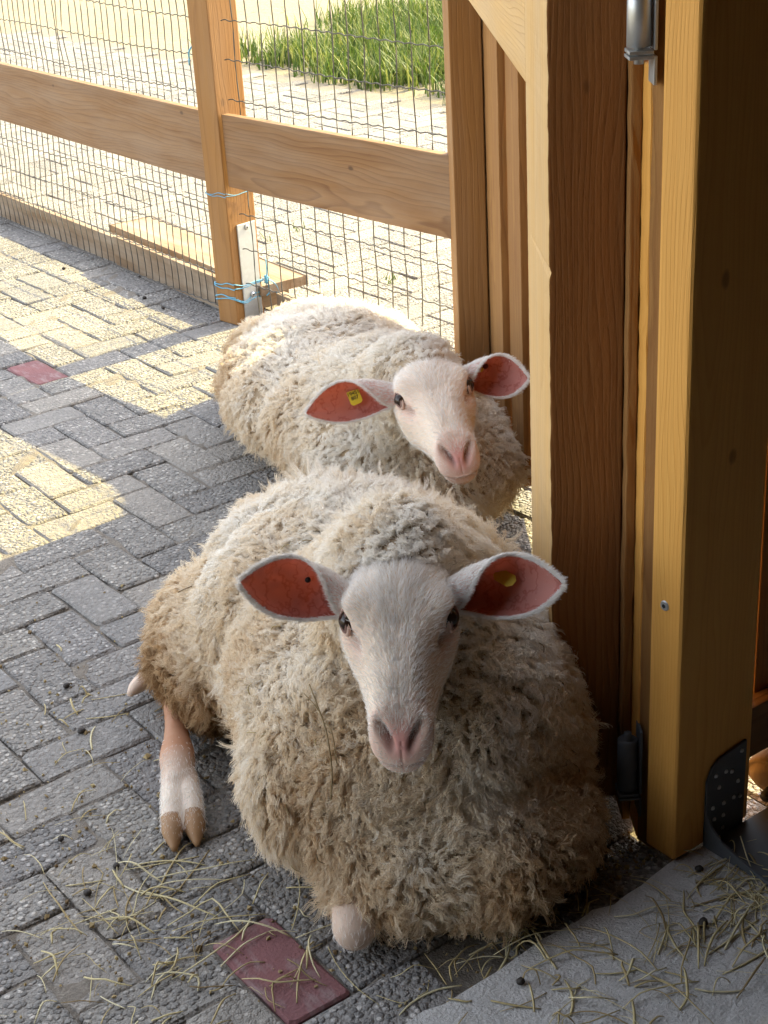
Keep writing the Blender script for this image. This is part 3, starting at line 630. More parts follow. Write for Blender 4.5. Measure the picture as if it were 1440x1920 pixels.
def head_shape(L, nr=132, na=120):
    s = np.concatenate([np.linspace(-0.30, 0.90, nr - 44, endpoint=False), 0.90 + 0.10 * np.sin(np.linspace(0, math.pi / 2, 44))])
    C = [np.interp(s, HS[:, 0], HS[:, k]) for k in range(6)]
    ker = np.ones(9) / 9
    for k in range(1, 6): C[k] = np.convolve(np.pad(C[k], 4, mode='edge'), ker, 'valid')
    th = np.linspace(0, 2 * math.pi, na, endpoint=False); c, sn = np.cos(th), np.sin(th)
    X = np.zeros((nr, na)); Zz = np.zeros((nr, na)); S = np.repeat(s[:, None], na, 1)
    cap = np.where(s > 0.90, np.sqrt(np.clip(1 - ((s - 0.90) / 0.1001) ** 2, 0, 1)), 1.0); cap = cap ** 0.85
    for i in range(nr):
        top, bot, hw, fr, pw = C[1][i], C[2][i], C[3][i], C[4][i], C[5][i]
        zw = top - fr * (top - bot); e = 2 / pw
        up = sn >= 0
        z = np.where(up, zw + (top - zw) * np.abs(sn) ** e, zw - (zw - bot) * np.abs(sn) ** 0.95)
        z = np.minimum(z, top - 0.0030 * np.clip((s[i] - 0.25) / 0.1, 0, 1) * np.clip((0.92 - s[i]) / 0.1, 0, 1))
        tp = 0.40 if s[i] < 0.7 else 0.40 - 0.8 * min(0.3, s[i] - 0.7)
        x = np.sign(c) * hw * np.where(up, np.abs(c) ** e, np.abs(c) ** 0.9 * (1 - tp * np.abs(sn) ** 1.5 * 0.6))
        zc = (top + bot) / 2 + 0.006
        X[i] = x * cap[i]; Zz[i] = zc + (z - zc) * cap[i]
    Y = S * L
    ax = -0.05 - 0.0 * S; ox, oz = X, Zz - (ax + 0.004); ol = np.sqrt(ox ** 2 + oz ** 2) + 1e-9; ox, oz = ox / ol, oz / ol
    pink = np.zeros_like(X); dark = np.zeros_like(X); dx = np.zeros_like(X); dy = np.zeros_like(X); dz = np.zeros_like(X)
    def g(x, sy, z, rx, ry, rz): return np.exp(-((X - x) / rx) ** 2 - ((Y - sy * L) / ry) ** 2 - ((Zz - z) / rz) ** 2)
    def push(w, amt, d=None):
        nonlocal dx, dy, dz
        if d is None: dx += ox * w * amt; dz += oz * w * amt
        else: dx += d[0] * w * amt; dy += d[1] * w * amt; dz += d[2] * w * amt
    for q in (-1, 1):
        push(g(q * 0.064, 0.210, -0.002, 0.020, 0.024, 0.018), 0.0095)
        push(g(q * 0.076, 0.278, -0.027, 0.016, 0.017, 0.014), -0.0085)
        push(g(q * 0.062, 0.395, -0.028, 0.014, 0.020, 0.009), -0.0115); dark = np.maximum(dark, 0.4 * g(q * 0.062, 0.395, -0.028, 0.012, 0.015, 0.006)); pink = np.maximum(pink, 0.35 * g(q * 0.064, 0.38, -0.03, 0.02, 0.03, 0.02))
        push(g(q * 0.070, 0.37, -0.055, 0.02, 0.03, 0.012), 0.004)
        push(g(q * 0.060, 0.36, -0.100, 0.03, 0.05, 0.035), 0.006)
        push(g(q * 0.052, 0.62, -0.05, 0.02, 0.04, 0.02), -0.003)
        for k in range(7):                                  # comma-shaped nostril, the shade inside it painted in through dark
            f = k / 6; nx = q * (0.0125 + 0.0125 * f); nz = -0.046 + 0.014 * f ** 0.8; ns_ = 0.985 - 0.055 * f
            w = np.exp(-((X - nx) / 0.0048) ** 2 - ((Zz - nz) / 0.0060) ** 2) * (S > 0.86)
            push(w, 0.0042, (-q * 0.15, -1.0, -0.1)); dark = np.maximum(dark, 0.75 * w * (0.4 + 0.6 * math.sin(math.pi * min(1, f + 0.2))))
        push(g(q * 0.032, 0.93, -0.030, 0.009, 0.016, 0.013), 0.0045)
        push(g(q * 0.020, 0.95, -0.021, 0.011, 0.014, 0.008), 0.003)
    mouth = np.exp(-((Zz + 0.069 + 0.02 * (1 - S)) / 0.0026) ** 2) * np.clip((S - 0.76) / 0.06, 0, 1)
    push(mouth, -0.0035); dark = np.maximum(dark, 0.35 * mouth)
    phil = np.exp(-(X / 0.0020) ** 2) * np.clip((S - 0.95) / 0.02, 0, 1) * (Zz < -0.040) * (Zz > -0.07)
    push(phil, 0.0012, (0, -1, 0)); dark = np.maximum(dark, 0.08 * phil)
    push(g(0, 0.05, 0.0, 0.03, 0.03, 0.02), 0.004)
    pink = np.maximum(pink, np.exp(-(X / 0.030) ** 2 - ((S - 0.99) / 0.085) ** 2 - ((Zz + 0.042) / 0.024) ** 2) * 1.0)
    pink = np.maximum(pink, 0.30 * np.clip((S - 0.8) / 0.15, 0, 1))
    for q in (-1, 1): pink = np.maximum(pink, 0.5 * g(q * 0.076, 0.278, -0.027, 0.02, 0.02, 0.016))
    Y = Y - 0.95 * (Zz + 0.050) * np.clip((S - 0.60) / 0.34, 0, 1)
    X, Y, Zz = X + dx, Y + dy, Zz + dz
    V = np.stack([X, Y, Zz], -1).reshape(-1, 3)
    F = [[i * na + j, i * na + (j + 1) % na, (i + 1) * na + (j + 1) % na, (i + 1) * na + j] for i in range(nr - 1) for j in range(na)]
    F.append([(nr - 1) * na + j for j in range(na)])
    return V, F, pink.reshape(-1), dark.reshape(-1)

def ear_shape(base, tip, face, length_w=1.0, flip=1):
    """leaf-shaped cupped ear: returns inner grid, outer grid in world space"""
    base, tip = np.asarray(base), np.asarray(tip); A = tip - base; Ln = np.linalg.norm(A); A = A / Ln
    Cc = face - A * (face @ A); Cc /= np.linalg.norm(Cc); B = np.cross(Cc, A) * flip
    if B[2] < 0: B = -B
    nv, nu = 44, 25
    v = np.linspace(0, 1, nv); w = np.interp(v, [0, .08, .2, .35, .5, .62, .75, .86, .94, .98, 1], [.019, .021, .027, .035, .0405, .0405, .034, .023, .012, .005, .001]) * length_w
    w = np.convolve(np.pad(w, 2, mode='edge'), np.ones(5) / 5, 'valid'); w[-1] = 0.0006
    th = np.radians(np.interp(v, [0, .15, .3, .45, .7, 1], [172, 160, 118, 78, 48, 25])); psi = np.radians(np.interp(v, [0, .15, .45, .6, 1], [78, 66, 18, 0, 0]))
    G = np.zeros((nv, nu, 3)); O = np.zeros((nv, nu, 3))
    for i in range(nv):
        Cv = Cc * math.cos(psi[i]) - B * math.sin(psi[i]); Bv = B * math.cos(psi[i]) + Cc * math.sin(psi[i])
        for j in range(nu):
            q = -1 + 2 * j / (nu - 1); ang = q * th[i]; R = w[i] / max(math.sin(min(th[i], math.pi / 2)), 0.2)
            b_ = R * math.sin(ang); c_ = -R * (1 - math.cos(ang)) * 1.0
            ctr = base + A * Ln * v[i] - Cc * (0.012 * math.sin(math.pi * v[i])) + B * (0.008 * math.sin(math.pi * v[i]) - 0.000)
            wav = 0.003 * math.sin(9 * v[i] + 2 * q) * abs(q) ** 2
            # bottom of the cup lies at -c, rims come forward
            dep = R * (1 - math.cos(th[i])) ; p = ctr + Bv * b_ + Cv * (c_ * -1 - dep * (1 - 0.5 * math.sin(psi[i])) + wav)
            nn = nrm(Cv * math.cos(ang) - Bv * math.sin(ang)); tk = 0.0030 * (1 - 0.7 * v[i]) + 0.0006
            G[i, j] = p; O[i, j] = p - nn * tk * (1 - 0.55 * abs(q) ** 4)
    return G, O, A, B, Cc

def grid_faces(nv, nu, off=0, rev=False):
    F = [[off + i * nu + j, off + i * nu + j + 1, off + (i + 1) * nu + j + 1, off + (i + 1) * nu + j] for i in range(nv - 1) for j in range(nu - 1)]
    return [f[::-1] for f in F] if rev else F

def fur_on(P, Nv, dirv, r, length, lift, K=4, curl=0.0):
    n = len(P); t = dirv - Nv * (dirv * Nv).sum(1)[:, None]; t /= np.linalg.norm(t, axis=1)[:, None] + 1e-9
    t = t + r.normal(size=(n, 3)) * 0.22; Ls = length * r.uniform(0.6, 1.25, n)[:, None]
    out = np.zeros((n, K, 3))
    for k in range(K):
        f = k / (K - 1); out[:, k] = P + t * Ls * f + Nv * (lift * Ls * math.sin(math.pi * 0.62 * f)) - Nv * 0.0006
    return out

def make_sheep(name, label, T0, torso, neck, P, fx, fy, fz, HL, ears, legs, tags, nlock, nstr, seed, dirt, locklen, nfuzz, bits=0):
    r = np.random.default_rng(seed)
    base = U * T0 ; base[2] = 0
    root = empty(name, tuple(base), label, 'sheep', 'sheep lying by the open stable door')
    H = lambda x, s, z: P + fx * x + fy * (s * HL) + fz * z
    def L3(t, n_, z): return U * t + Nn * n_ + Z * z
    balls = [(L3(t, n_, z), np.stack([U * a, Nn * b, Z * c])) for (t, n_, z, a, b, c) in torso]
    nk = catmull([p for p, _ in neck], 9); nr_ = catmull(np.array([q for _, q in neck], float), 9)
    balls += [(c, np.eye(3) * q) for c, q in zip(nk, nr_)]
    TV, TQ = remeshed(balls, 0.017, 12)
    # lumps and folds of the fleece
    vn = np.zeros_like(TV); Qa = np.array(TQ); fn = np.cross(TV[Qa[:, 2]] - TV[Qa[:, 0]], TV[Qa[:, 3]] - TV[Qa[:, 1]])
    for k in range(4): np.add.at(vn, Qa[:, k], fn)
    vn = nrm_rows(vn); tl = TV @ U - (T0 - 0.5); nl = TV @ Nn
    fold = np.exp(-((tl - 0.40 - 0.25 * (TV[:, 2] - 0.2) + 0.03 * np.sin(TV[:, 2] * 25)) / 0.022) ** 2) * np.clip((-nl - 0.05) / 0.08, 0, 1) + 0.8 * np.exp(-((tl - 0.60 - 0.15 * (TV[:, 2] - 0.2)) / 0.020) ** 2) * np.clip((-nl - 0.08) / 0.08, 0, 1)
    TV = TV + vn * (0.007 * lownoise(TV, 14, seed + 70) + 0.004 * lownoise(TV, 30, seed + 71) - 0.016 * fold)[:, None]
    TV[:, 2] = np.maximum(TV[:, 2], 0.006)
    B = Join(); B.add(TV, TQ, 0, pink=0.3, dark=0.0)
    hv, hf, pk, dk = head_shape(HL)
    HV = P + hv[:, :1] * fx + hv[:, 1:2] * fy + hv[:, 2:] * fz
    B.add(HV, [f[::-1] for f in hf], 1, pink=pk, dark=dk)
    # eyelids
    eyes = []
    for q in (-1, 1):
        ed = nrm(fx * q * 0.74 + fz * 0.60 + fy * 0.30); ec = H(q * 0.0672, 0.278, -0.0245); eyes.append((ec, ed))
        e1 = nrm(fy - ed * (fy @ ed)); e1 = nrm(e1 * 0.92 - np.cross(ed, e1) * (-q) * 0.35); e2 = np.cross(ed, e1)
        ths = np.linspace(0, 2 * math.pi, 29)
        rim = np.array([ec + ed * (0.0098 - 0.003 * math.cos(th) ** 2) + e1 * 0.0150 * math.cos(th) + e2 * 0.0070 * math.sin(th) * (1 - 0.25 * abs(math.cos(th))) for th in ths])
        V, F = tube(rim, [0.0020] * len(rim), 56, 8, False, 1.0, ed); B.add(V, F, 1, pink=0.6, dark=0.72)
        V, F = tube(rim + ed * -0.0052 + (rim - ec) * 0.22, [0.0032] * len(rim), 56, 8, False, 1.0, ed); B.add(V, F, 1, pink=0.35, dark=0.18)
    fuzzP = []; fuzzN = []; fuzzD = []; fuzzL = []
    egrids = []; legfuzz = 0
    for q, (eb, tip, face, sc) in zip((-1, 1), ears):
        G, O, A_, B_, C_ = ear_shape(H(*eb), np.asarray(tip), np.asarray(face), sc); nv, nu = G.shape[:2]; egrids.append((G, A_, B_, C_))
        v0 = np.repeat(np.linspace(0, 1, nv), nu); sgn = np.dot(np.cross(G[30, 13] - G[30, 12], G[31, 12] - G[30, 12]), C_) < 0
        B.add(G.reshape(-1, 3), grid_faces(nv, nu, 0, sgn), 3, pink=0.4 + 0.4 * (1 - v0), dark=np.clip(0.85 - v0 * 3.6, 0, 1))
        B.add(O.reshape(-1, 3), grid_faces(nv, nu, 0, not sgn), 4, pink=0.3 * (1 - v0), dark=0.0)
        E = np.concatenate([np.stack([G[:, 0], O[:, 0]], 1), np.stack([G[::-1, -1], O[::-1, -1]], 1)]); ne = len(E)
        B.add(E.reshape(-1, 3), [[2 * i, 2 * i + 1, 2 * i + 3, 2 * i + 2] for i in range(ne - 1)], 4, pink=0.3, dark=0.0)
        # hair along the rim and over the outside of the ear
        m_ = nfuzz // 7
        i = r.uniform(2, nv - 1.001, m_); ii = i.astype(int); side = r.integers(2, size=m_) * (nu - 1); ff = (i - ii)[:, None]
        pe = O[ii, side] * (1 - ff) + O[np.minimum(ii + 1, nv - 1), side] * ff + r.normal(size=(m_, 3)) * 0.0008
        outw = np.where(side[:, None] == 0, -B_, B_)
        fuzzP.append(pe); fuzzN.append(nrm_rows(outw - C_ * 0.4)); fuzzD.append(np.repeat((A_ * 1.0)[None], m_, 0) + outw * 0.8 - C_ * 0.2); fuzzL.append(np.full(m_, 0.0065))
        Ov = O.reshape(-1, 3); Of = np.array(grid_faces(nv, nu, 0, not sgn)); pp, pn, _, _ = sample_mesh(Ov, Of, m_ * 2, r)
        fuzzP.append(pp); fuzzN.append(pn * (1 if (pn @ -C_).mean() > 0 else -1)); fuzzD.append(np.repeat(A_[None], m_ * 2, 0)); fuzzL.append(np.full(m_ * 2, 0.007))
    for lv, lf, mi, at in legs:
        B.add(lv, lf, mi, **at)
        if mi == 2:
            m_ = 15000; pp, pn, _, _ = sample_mesh(np.asarray(lv), np.array([f for f in lf if len(f) == 4]), m_, r)
            if (pn * (pp - pp.mean(0))).sum() < 0: pn = -pn
            kk = (pp @ U < 2.11 + 0.03 * r.normal(size=m_)) & ((pp @ U > 1.80) | (r.random(m_) < 0.12)); pp, pn = pp[kk], pn[kk]; m_ = len(pp)
            fuzzP.append(pp); fuzzN.append(pn); fuzzD.append(np.repeat((-U * 0.9 - Z * 0.25)[None], m_, 0)); fuzzL.append(np.full(m_, 0.0085))
    body = B.build('body', [MT['under'], MT['face'], MT['legs'], MT['earin'], MT['earout'], MT['horn']], root, True)
    for ec, ed in eyes:
        bm = bmesh.new(); bmesh.ops.create_uvsphere(bm, u_segments=24, v_segments=16, radius=0.0142); V = np.array([v.co[:] for v in bm.verts]) + ec; F = [[v.index for v in f.verts] for f in bm.faces]; bm.free()
        eo = mobj('eye', V, F, MT['eye'], root, True)
    # fleece in wavy locks
    Pn, Nv, _, _ = sample_mesh(TV, TQ, nlock, r)
    loc = Pn - P; hx, hs, hz = loc @ fx, loc @ fy / HL, loc @ fz
    inhead = (hs > -0.05) & (hs < 1.05) & (np.abs(hx) < np.interp(hs, HS[:, 0], HS[:, 3]) * 0.97) & (hz > np.interp(hs, HS[:, 0], HS[:, 2]) * 0.93)
    keep = (Pn[:, 2] > 0.012) & ~inhead
    Pn, Nv, hx, hs, hz = Pn[keep], Nv[keep], hx[keep], hs[keep], hz[keep]; n = len(Pn)
    down = np.repeat(-Z[None], n, 0); flow = down - Nv * (down * Nv).sum(1)[:, None]
    rd = np.stack([lownoise(Pn, 17, seed + k) for k in range(3)], 1) * 0.55 + np.stack([lownoise(Pn, 55, seed + 9 + k) for k in range(3)], 1) * 0.5 + r.normal(size=(n, 3)) * 0.35
    flow = flow * 0.75 + rd * 1.15; flow -= Nv * (flow * Nv).sum(1)[:, None] * 0.8
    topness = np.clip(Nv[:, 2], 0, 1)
    ll = locklen * (0.8 + 0.35 * (1 - topness)) * r.uniform(0.7, 1.2, n) * np.clip(1 + 0.15 * lownoise(Pn, 30, seed + 30) + 0.22 * lownoise(Pn, 11, seed + 33), 0.5, 1.6)
    # shorter towards the face
    dface = np.linalg.norm(np.stack([hx * 0.8, np.minimum(hs - 0.05, 0) * HL, np.zeros(n)], 1), axis=1); ll *= np.where((hz > -0.16) & (np.abs(hx) < 0.12) & (hs > -0.25), 0.55, 1.0)
    K = 12; tt = np.linspace(0, 1, K)
    om = r.uniform(2.2, 4.2, n) * 2 * math.pi; p0 = r.uniform(0, 6.28, n); amp = r.uniform(0.0024, 0.0046, n)
    e1 = np.cross(Nv, flow + 1e-6); e1 /= np.linalg.norm(e1, axis=1)[:, None] + 1e-9; fl = nrm_rows(flow)
    ST = np.zeros((n, nstr, K, 3)); off = r.normal(size=(n, nstr, 2)) * 0.0027; pj = r.normal(size=(n, nstr)) * 0.28; lj = r.uniform(0.75, 1.15, (n, nstr)); fr = r.normal(size=(n, nstr, 3)) * 0.0022
    for k, t in enumerate(tt):
        core = Pn + Nv * (ll * (0.66 * t - 0.16 * t * t))[:, None] + fl * (ll * (0.10 * t + 0.62 * t * t))[:, None]
        ang = om[:, None] * t + p0[:, None] + pj
        a_ = (amp * t ** 0.8)[:, None]
        w1, w2 = a_ * np.cos(ang), a_ * np.sin(ang)
        sp = (1 - 0.72 * t)
        ST[:, :, k] = core[:, None] + (Nv * (ll * 0.45 * t)[:, None])[:, None] * (lj - 1)[..., None] + e1[:, None] * (off[..., 0] * sp + w1)[..., None] + fl[:, None] * (off[..., 1] * sp)[..., None] + (Nv[:, None] * 0.7 + fl[:, None] * 0.5) * w2[..., None] + fr * t ** 2
    ST[..., 2] = np.maximum(ST[..., 2], 0.003)
    rad = 0.00062 * (1 - 0.72 * tt ** 2); RD = np.repeat(rad[None], n * nstr, 0)
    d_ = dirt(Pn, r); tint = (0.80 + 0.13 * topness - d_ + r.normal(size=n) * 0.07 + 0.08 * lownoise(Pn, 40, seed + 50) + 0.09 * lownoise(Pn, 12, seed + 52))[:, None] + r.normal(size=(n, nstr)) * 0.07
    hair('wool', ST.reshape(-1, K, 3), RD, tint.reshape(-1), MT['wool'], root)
    if bits:
        d = nrm_rows(CAM - Pn); ok = np.where(((Nv * d).sum(1) > 0.25) & (Pn[:, 2] < 0.42))[0]; JB = Join()
        for q in r.choice(ok, bits):
            a0 = nrm(r.normal(size=3) + fl[q] * 0.6); a0 = nrm(a0 - Nv[q] * (a0 @ Nv[q])); c0 = Pn[q] + Nv[q] * ll[q] * r.uniform(0.42, 0.62); ln = r.uniform(0.006, 0.035); w = r.uniform(0.0005, 0.0011)
            V, F = tube([c0 - a0 * ln / 2 - Nv[q] * 0.004, c0 + Nv[q] * 0.002 + np.cross(a0, Nv[q]) * ln * 0.1 * r.normal(), c0 + a0 * ln / 2 - Nv[q] * 0.003], [w, w, w * 0.6], 6, 4); JB.add(V, F, 0, tint=float(r.random() * 0.5))
        tag(JB.build('hay', MT['straw'], None, True), 'tiny bits of hay caught in the front sheep\'s fleece', None, None, 'stuff')
    # short hair on the face
    Q = np.array(hf[:-1]); pp, pn, ti, w = sample_mesh(HV, Q, nfuzz, r)
    lc = pp - P; X, S_, Zc = lc @ fx, (lc @ fy) / HL, lc @ fz
    ctr = P + np.outer(S_ * HL, fy) - fz * 0.05; pn = np.where(((pn * (pp - ctr)).sum(1) < 0)[:, None], -pn, pn)
    nose = np.exp(-(X / 0.032) ** 2 - ((S_ - 1.0) / 0.085) ** 2 - ((Zc + 0.042) / 0.024) ** 2)
    k = (r.random(nfuzz) > nose * 1.6) & (S_ > -0.12) & ((np.abs(X) < 0.028 + 0.012 * r.normal(size=nfuzz)) | (S_ < 0.27 + 0.05 * r.normal(size=nfuzz)) | (r.random(nfuzz) < 0.30))
    for ec, ed in eyes: k &= np.linalg.norm(pp - ec, axis=1) > 0.0205
    pp, pn, X, S_ = pp[k], pn[k], X[k], S_[k]
    dv = -fy[None] * 1.0 + fx[None] * (np.sign(X) * np.clip(np.abs(X) / 0.05, 0.15, 1) * 0.9)[:, None] - fz[None] * (np.abs(X) / 0.06)[:, None] * 0.6
    lf = np.interp(S_, [-0.1, 0.1, 0.3, 0.8, 1.0], [0.017, 0.014, 0.011, 0.009, 0.004]) * np.where(np.abs(X) < 0.03, 1.0, 0.7)
    fuzzP.append(pp); fuzzN.append(pn); fuzzD.append(dv); fuzzL.append(lf)
    FP, FN, FD, FL = np.concatenate(fuzzP), np.concatenate(fuzzN), np.concatenate(fuzzD), np.concatenate(fuzzL)
    S4 = fur_on(FP, FN, FD, r, FL[:, None][:, 0], 0.33) if False else None
    n = len(FP); t = FD - FN * (FD * FN).sum(1)[:, None]; t = nrm_rows(t) + r.normal(size=(n, 3)) * 0.2; Ls = (FL * r.uniform(0.6, 1.25, n))[:, None]
    G4 = np.zeros((n, 4, 3))
    for k in range(4):
        f = k / 3; G4[:, k] = FP + t * Ls * f + FN * (0.32 * Ls * math.sin(1.9 * f)) - FN * 0.0005
    hair('face_hair', G4, np.repeat((0.00026 * np.array([1, 0.9, 0.7, 0.25]))[None], n, 0), r.random(n), MT['fuzz'], root)
    # ear tags
    for (ei, v_, u_, kind) in tags:
        G, A_, B_, C_ = egrids[ei]; nv, nu = G.shape[:2]; c = G[int(v_ * (nv - 1)), int(u_ * (nu - 1))]
        if kind == 'hole':
            V, F = cyl(c + C_ * 0.0004, C_, 0.0042, 0.003, 16, 0.0036); mobj('tag_button', V, F, MT['rubber'], root, True); continue
        if kind == 'button':
            V, F = cyl(c + C_ * 0.001, C_, 0.0062, 0.004, 18, 0.0052); mobj('tag_button', V, F, MT['tagr'], root, True)
            a1, b1, c1 = A_, B_, C_; o = c - A_ * 0.016 - B_ * 0.002 + C_ * 0.0015; hw, hh = 0.012, 0.010; txt = None
        elif kind == 'edge':
            a1 = nrm(A_ * 0.75 - B_ * 0.55 + C_ * 0.25); c1 = nrm(C_ * 0.8 + B_ * 0.55 - A_ * 0.2); c1 = nrm(c1 - a1 * (c1 @ a1)); b1 = np.cross(c1, a1); o = c + C_ * 0.010; hw, hh = 0.0165, 0.010; txt = None
        else:
            a1 = nrm(A_ * 0.97 - B_ * 0.22); c1 = nrm(C_ * 0.94 + B_ * 0.2); c1 = nrm(c1 - a1 * (c1 @ a1)); b1 = np.cross(c1, a1); o = c + C_ * 0.006; hw, hh = 0.0125, 0.0185; txt = '19451\n807'
        if b1[2] < 0: a1, b1 = -a1, -b1
        if a1 @ RIGHT < 0 and txt: a1 = -a1; c1 = -c1 if False else c1
        ct = hw * 0.35; oc = [(-hw, -hh + ct), (-hw + ct, -hh), (hw - ct, -hh), (hw, -hh + ct), (hw, hh - ct), (hw - ct, hh), (-hw + ct, hh), (-hw, hh - ct)]
        V = [o + a1 * x + b1 * y_ for x, y_ in oc] + [o + a1 * x + b1 * y_ - C_ * 0.0018 for x, y_ in oc]
        tg = mobj('ear_tag', V, [list(range(8)), list(range(8, 16))[::-1]] + [[i, 8 + i, 8 + (i + 1) % 8, (i + 1) % 8] for i in range(8)], MT['tagm'], root)
        if txt:
            fc = bpy.data.curves.new('digits', 'FONT'); fc.body = txt; fc.size = 0.0105; fc.align_x = 'CENTER'; fc.align_y = 'CENTER'; fc.extrude = 0.0002; fc.space_line = 0.9
            tmp = bpy.data.objects.new('tmp', fc); COL.objects.link(tmp); dm = bpy.data.meshes.new_from_object(tmp.evaluated_get(bpy.context.evaluated_depsgraph_get())); bpy.data.objects.remove(tmp)
            dm.materials.clear(); dm.materials.append(MT['tagk']); fo = bpy.data.objects.new('digits', dm); link(fo, tg)
            cz = np.cross(a1, b1); oo = o + cz * 0.0006 * (1 if cz @ C_ > 0 else -1)
            fo.matrix_local = Matrix.Translation(-root_loc(tg)) @ Matrix(((a1[0], b1[0], cz[0], oo[0]), (a1[1], b1[1], cz[1], oo[1]), (a1[2], b1[2], cz[2], oo[2]), (0, 0, 0, 1)))
    return root

def nrm_rows(a): return a / (np.linalg.norm(a, axis=1)[:, None] + 1e-9)

def leg_piece(pts, rad, mi=2, n=20, seg=14, pinkf=None, flat=1.0):
    V, F = tube(pts, rad, n, seg, True, flat); k = np.repeat(np.linspace(0, 1, n), seg)
    return (V, F, mi, dict(pink=(pinkf(k) if pinkf else 0.15), dark=0.0))

# front sheep ---------------------------------------------------------------
T1 = 1.72
tor1 = [(T1 + .52, .115, .185, .25, .165, .170), (T1 + .25, .06, .215, .22, .245, .205), (T1 + .40, .02, .225, .26, .255, .205), (T1 + .58, -.04, .222, .29, .255, .205), (T1 + .78, -.055, .175, .22, .235, .170), (T1 + .66, -.290, .13, .155, .092, .140), (T1 + .20, -.045, .165, .16, .155, .12), (T1 + .125, .10, .115, .150, .205, .115)]
Pf = arr(1.0848, 1.4852, .5473); fxf, fyf, fzf = arr(.7753, -.6316, .0044), arr(-.4971, -.6144, -.6127), arr(-.3897, -.4729, .7903)
neck1 = [(U * (T1 + .36) + Nn * .05 + Z * .36, .15), (U * (T1 + .24) + Nn * .045 + Z * .42, .125), (Pf - fyf * .045 - fzf * .09, .086), (Pf + fyf * .03 - fzf * .095, .072)]
camv = nrm(CAM - Pf)
def limb(chains, voxel, smooth, pinkf, mi=2):
    balls = []
    for pts, rad in chains:
        c = catmull(np.array(pts, float), 16); q = catmull(np.array(rad, float), 16); balls += [(a_, np.eye(3) * b_) for a_, b_ in zip(c, q)]
    V, F = remeshed(balls, voxel, smooth); V[:, 2] = np.maximum(V[:, 2], 0.001)
    return (V, F, mi, dict(pink=pinkf(V), dark=0.0))
hind = limb([([(1.17, 2.33, .09), (1.115, 2.235, .072), (1.060, 2.145, .055), (1.018, 2.072, .044), (.985, 2.012, .044)], [.046, .034, .026, .0205, .0235]),
             ([(.985, 2.012, .044), (.955, 1.958, .050), (.932, 1.918, .042)], [.0235, .030, .026]),
             ([(.925, 1.925, .040), (.898, 1.880, .032), (.876, 1.845, .021), (.866, 1.826, .016)], [.019, .0185, .0175, .014]),
             ([(.945, 1.912, .040), (.925, 1.868, .032), (.908, 1.832, .021), (.899, 1.813, .016)], [.019, .0185, .0175, .014])],
            .0045, 5, lambda V: np.clip((V @ U - 2.07) / .09, 0, 1.0) + 0.04)
legs1 = [hind,
    leg_piece([(.880, 1.853, .024), (.866, 1.827, .017), (.852, 1.800, .006)], [.0180, .0165, .004], 5, 12, 14),
    leg_piece([(.912, 1.840, .024), (.899, 1.814, .017), (.886, 1.787, .006)], [.0180, .0165, .004], 5, 12, 14),
    leg_piece([(1.10, 2.26, .04), (1.05, 2.245, .032), (1.025, 2.235, .030), (1.008, 2.228, .026)], [.022, .017, .013, .005], 2, 12, 12, lambda k: 0.35 + 0 * k),
    limb([([(1.09, 1.63, .14), (1.02, 1.545, .09), (.958, 1.462, .058), (.940, 1.438, .038)], [.034, .032, .033, .032])], .005, 6, lambda V: 0.42 + 0 * V[:, 0]),
]
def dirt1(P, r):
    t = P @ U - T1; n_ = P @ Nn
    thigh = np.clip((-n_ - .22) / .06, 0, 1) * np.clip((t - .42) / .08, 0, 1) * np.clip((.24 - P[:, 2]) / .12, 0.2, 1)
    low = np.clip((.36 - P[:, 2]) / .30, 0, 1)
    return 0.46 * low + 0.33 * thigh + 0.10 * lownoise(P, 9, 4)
FE = [((-.060, .17, -.040), arr(0.9076, 1.6003, 0.5405), nrm(camv + Z * 0.05), 1.0), ((.060, .15, -.038), arr(1.2405, 1.3290, 0.5225), nrm(camv + fxf * -0.10 + Z * 0.12), 1.0)]
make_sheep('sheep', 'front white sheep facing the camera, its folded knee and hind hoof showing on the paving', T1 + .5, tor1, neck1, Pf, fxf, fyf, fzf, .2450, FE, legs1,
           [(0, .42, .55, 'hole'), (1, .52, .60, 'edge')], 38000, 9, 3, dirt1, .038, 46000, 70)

# rear sheep ----------------------------------------------------------------
T2 = 3.05
tor2 = [(T2 + .13, .09, .16, .20, .215, .165), (T2 + .06, .19, .13, .17, .150, .13), (T2 + .22, .17, .14, .20, .15, .14), (T2 + .32, .02, .155, .26, .24, .155), (T2 + .55, -.07, .15, .30, .275, .148), (T2 + .82, -.09, .13, .26, .255, .125)]
Ps = arr(1.7617, 2.2832, .4596); fxs, fys, fzs = arr(.8985, -.4272, .1010), arr(-.3731, -.8645, -.3368), arr(-.2312, -.2650, .9361)
neck2 = [(U * (T2 + .20) + Nn * .05 + Z * .24, .14), (U * (T2 + .04) + Nn * .10 + Z * .30, .115), (Ps - fys * .05 - fzs * .085, .085), (Ps + fys * .03 - fzs * .095, .072)]
cams = nrm(CAM - Ps)
SE = [((-.060, .17, -.040), arr(1.545, 2.391, .378), nrm(cams - Z * 0.1), 1.0), ((.060, .15, -.038), arr(1.890, 2.120, .4286), nrm(cams + Z * 0.1), 1.0)]
def dirt2(P, r):
    t = P @ U - T2; n_ = P @ Nn
    return -0.06 + 0.22 * np.clip((.30 - P[:, 2]) / .28, 0, 1) + 0.16 * np.clip((-n_ - .20) / .12, 0, 1) + 0.06 * lownoise(P, 9, 8)
make_sheep('sheep', 'rear white sheep lying behind, its chin resting on the front sheep\'s back', T2 + .4, tor2, neck2, Ps, fxs, fys, fzs, .2600, SE, [],
           [(0, .50, .52, 'plate'), (1, .33, .55, 'button')], 22000, 8, 8, dirt2, .033, 26000)

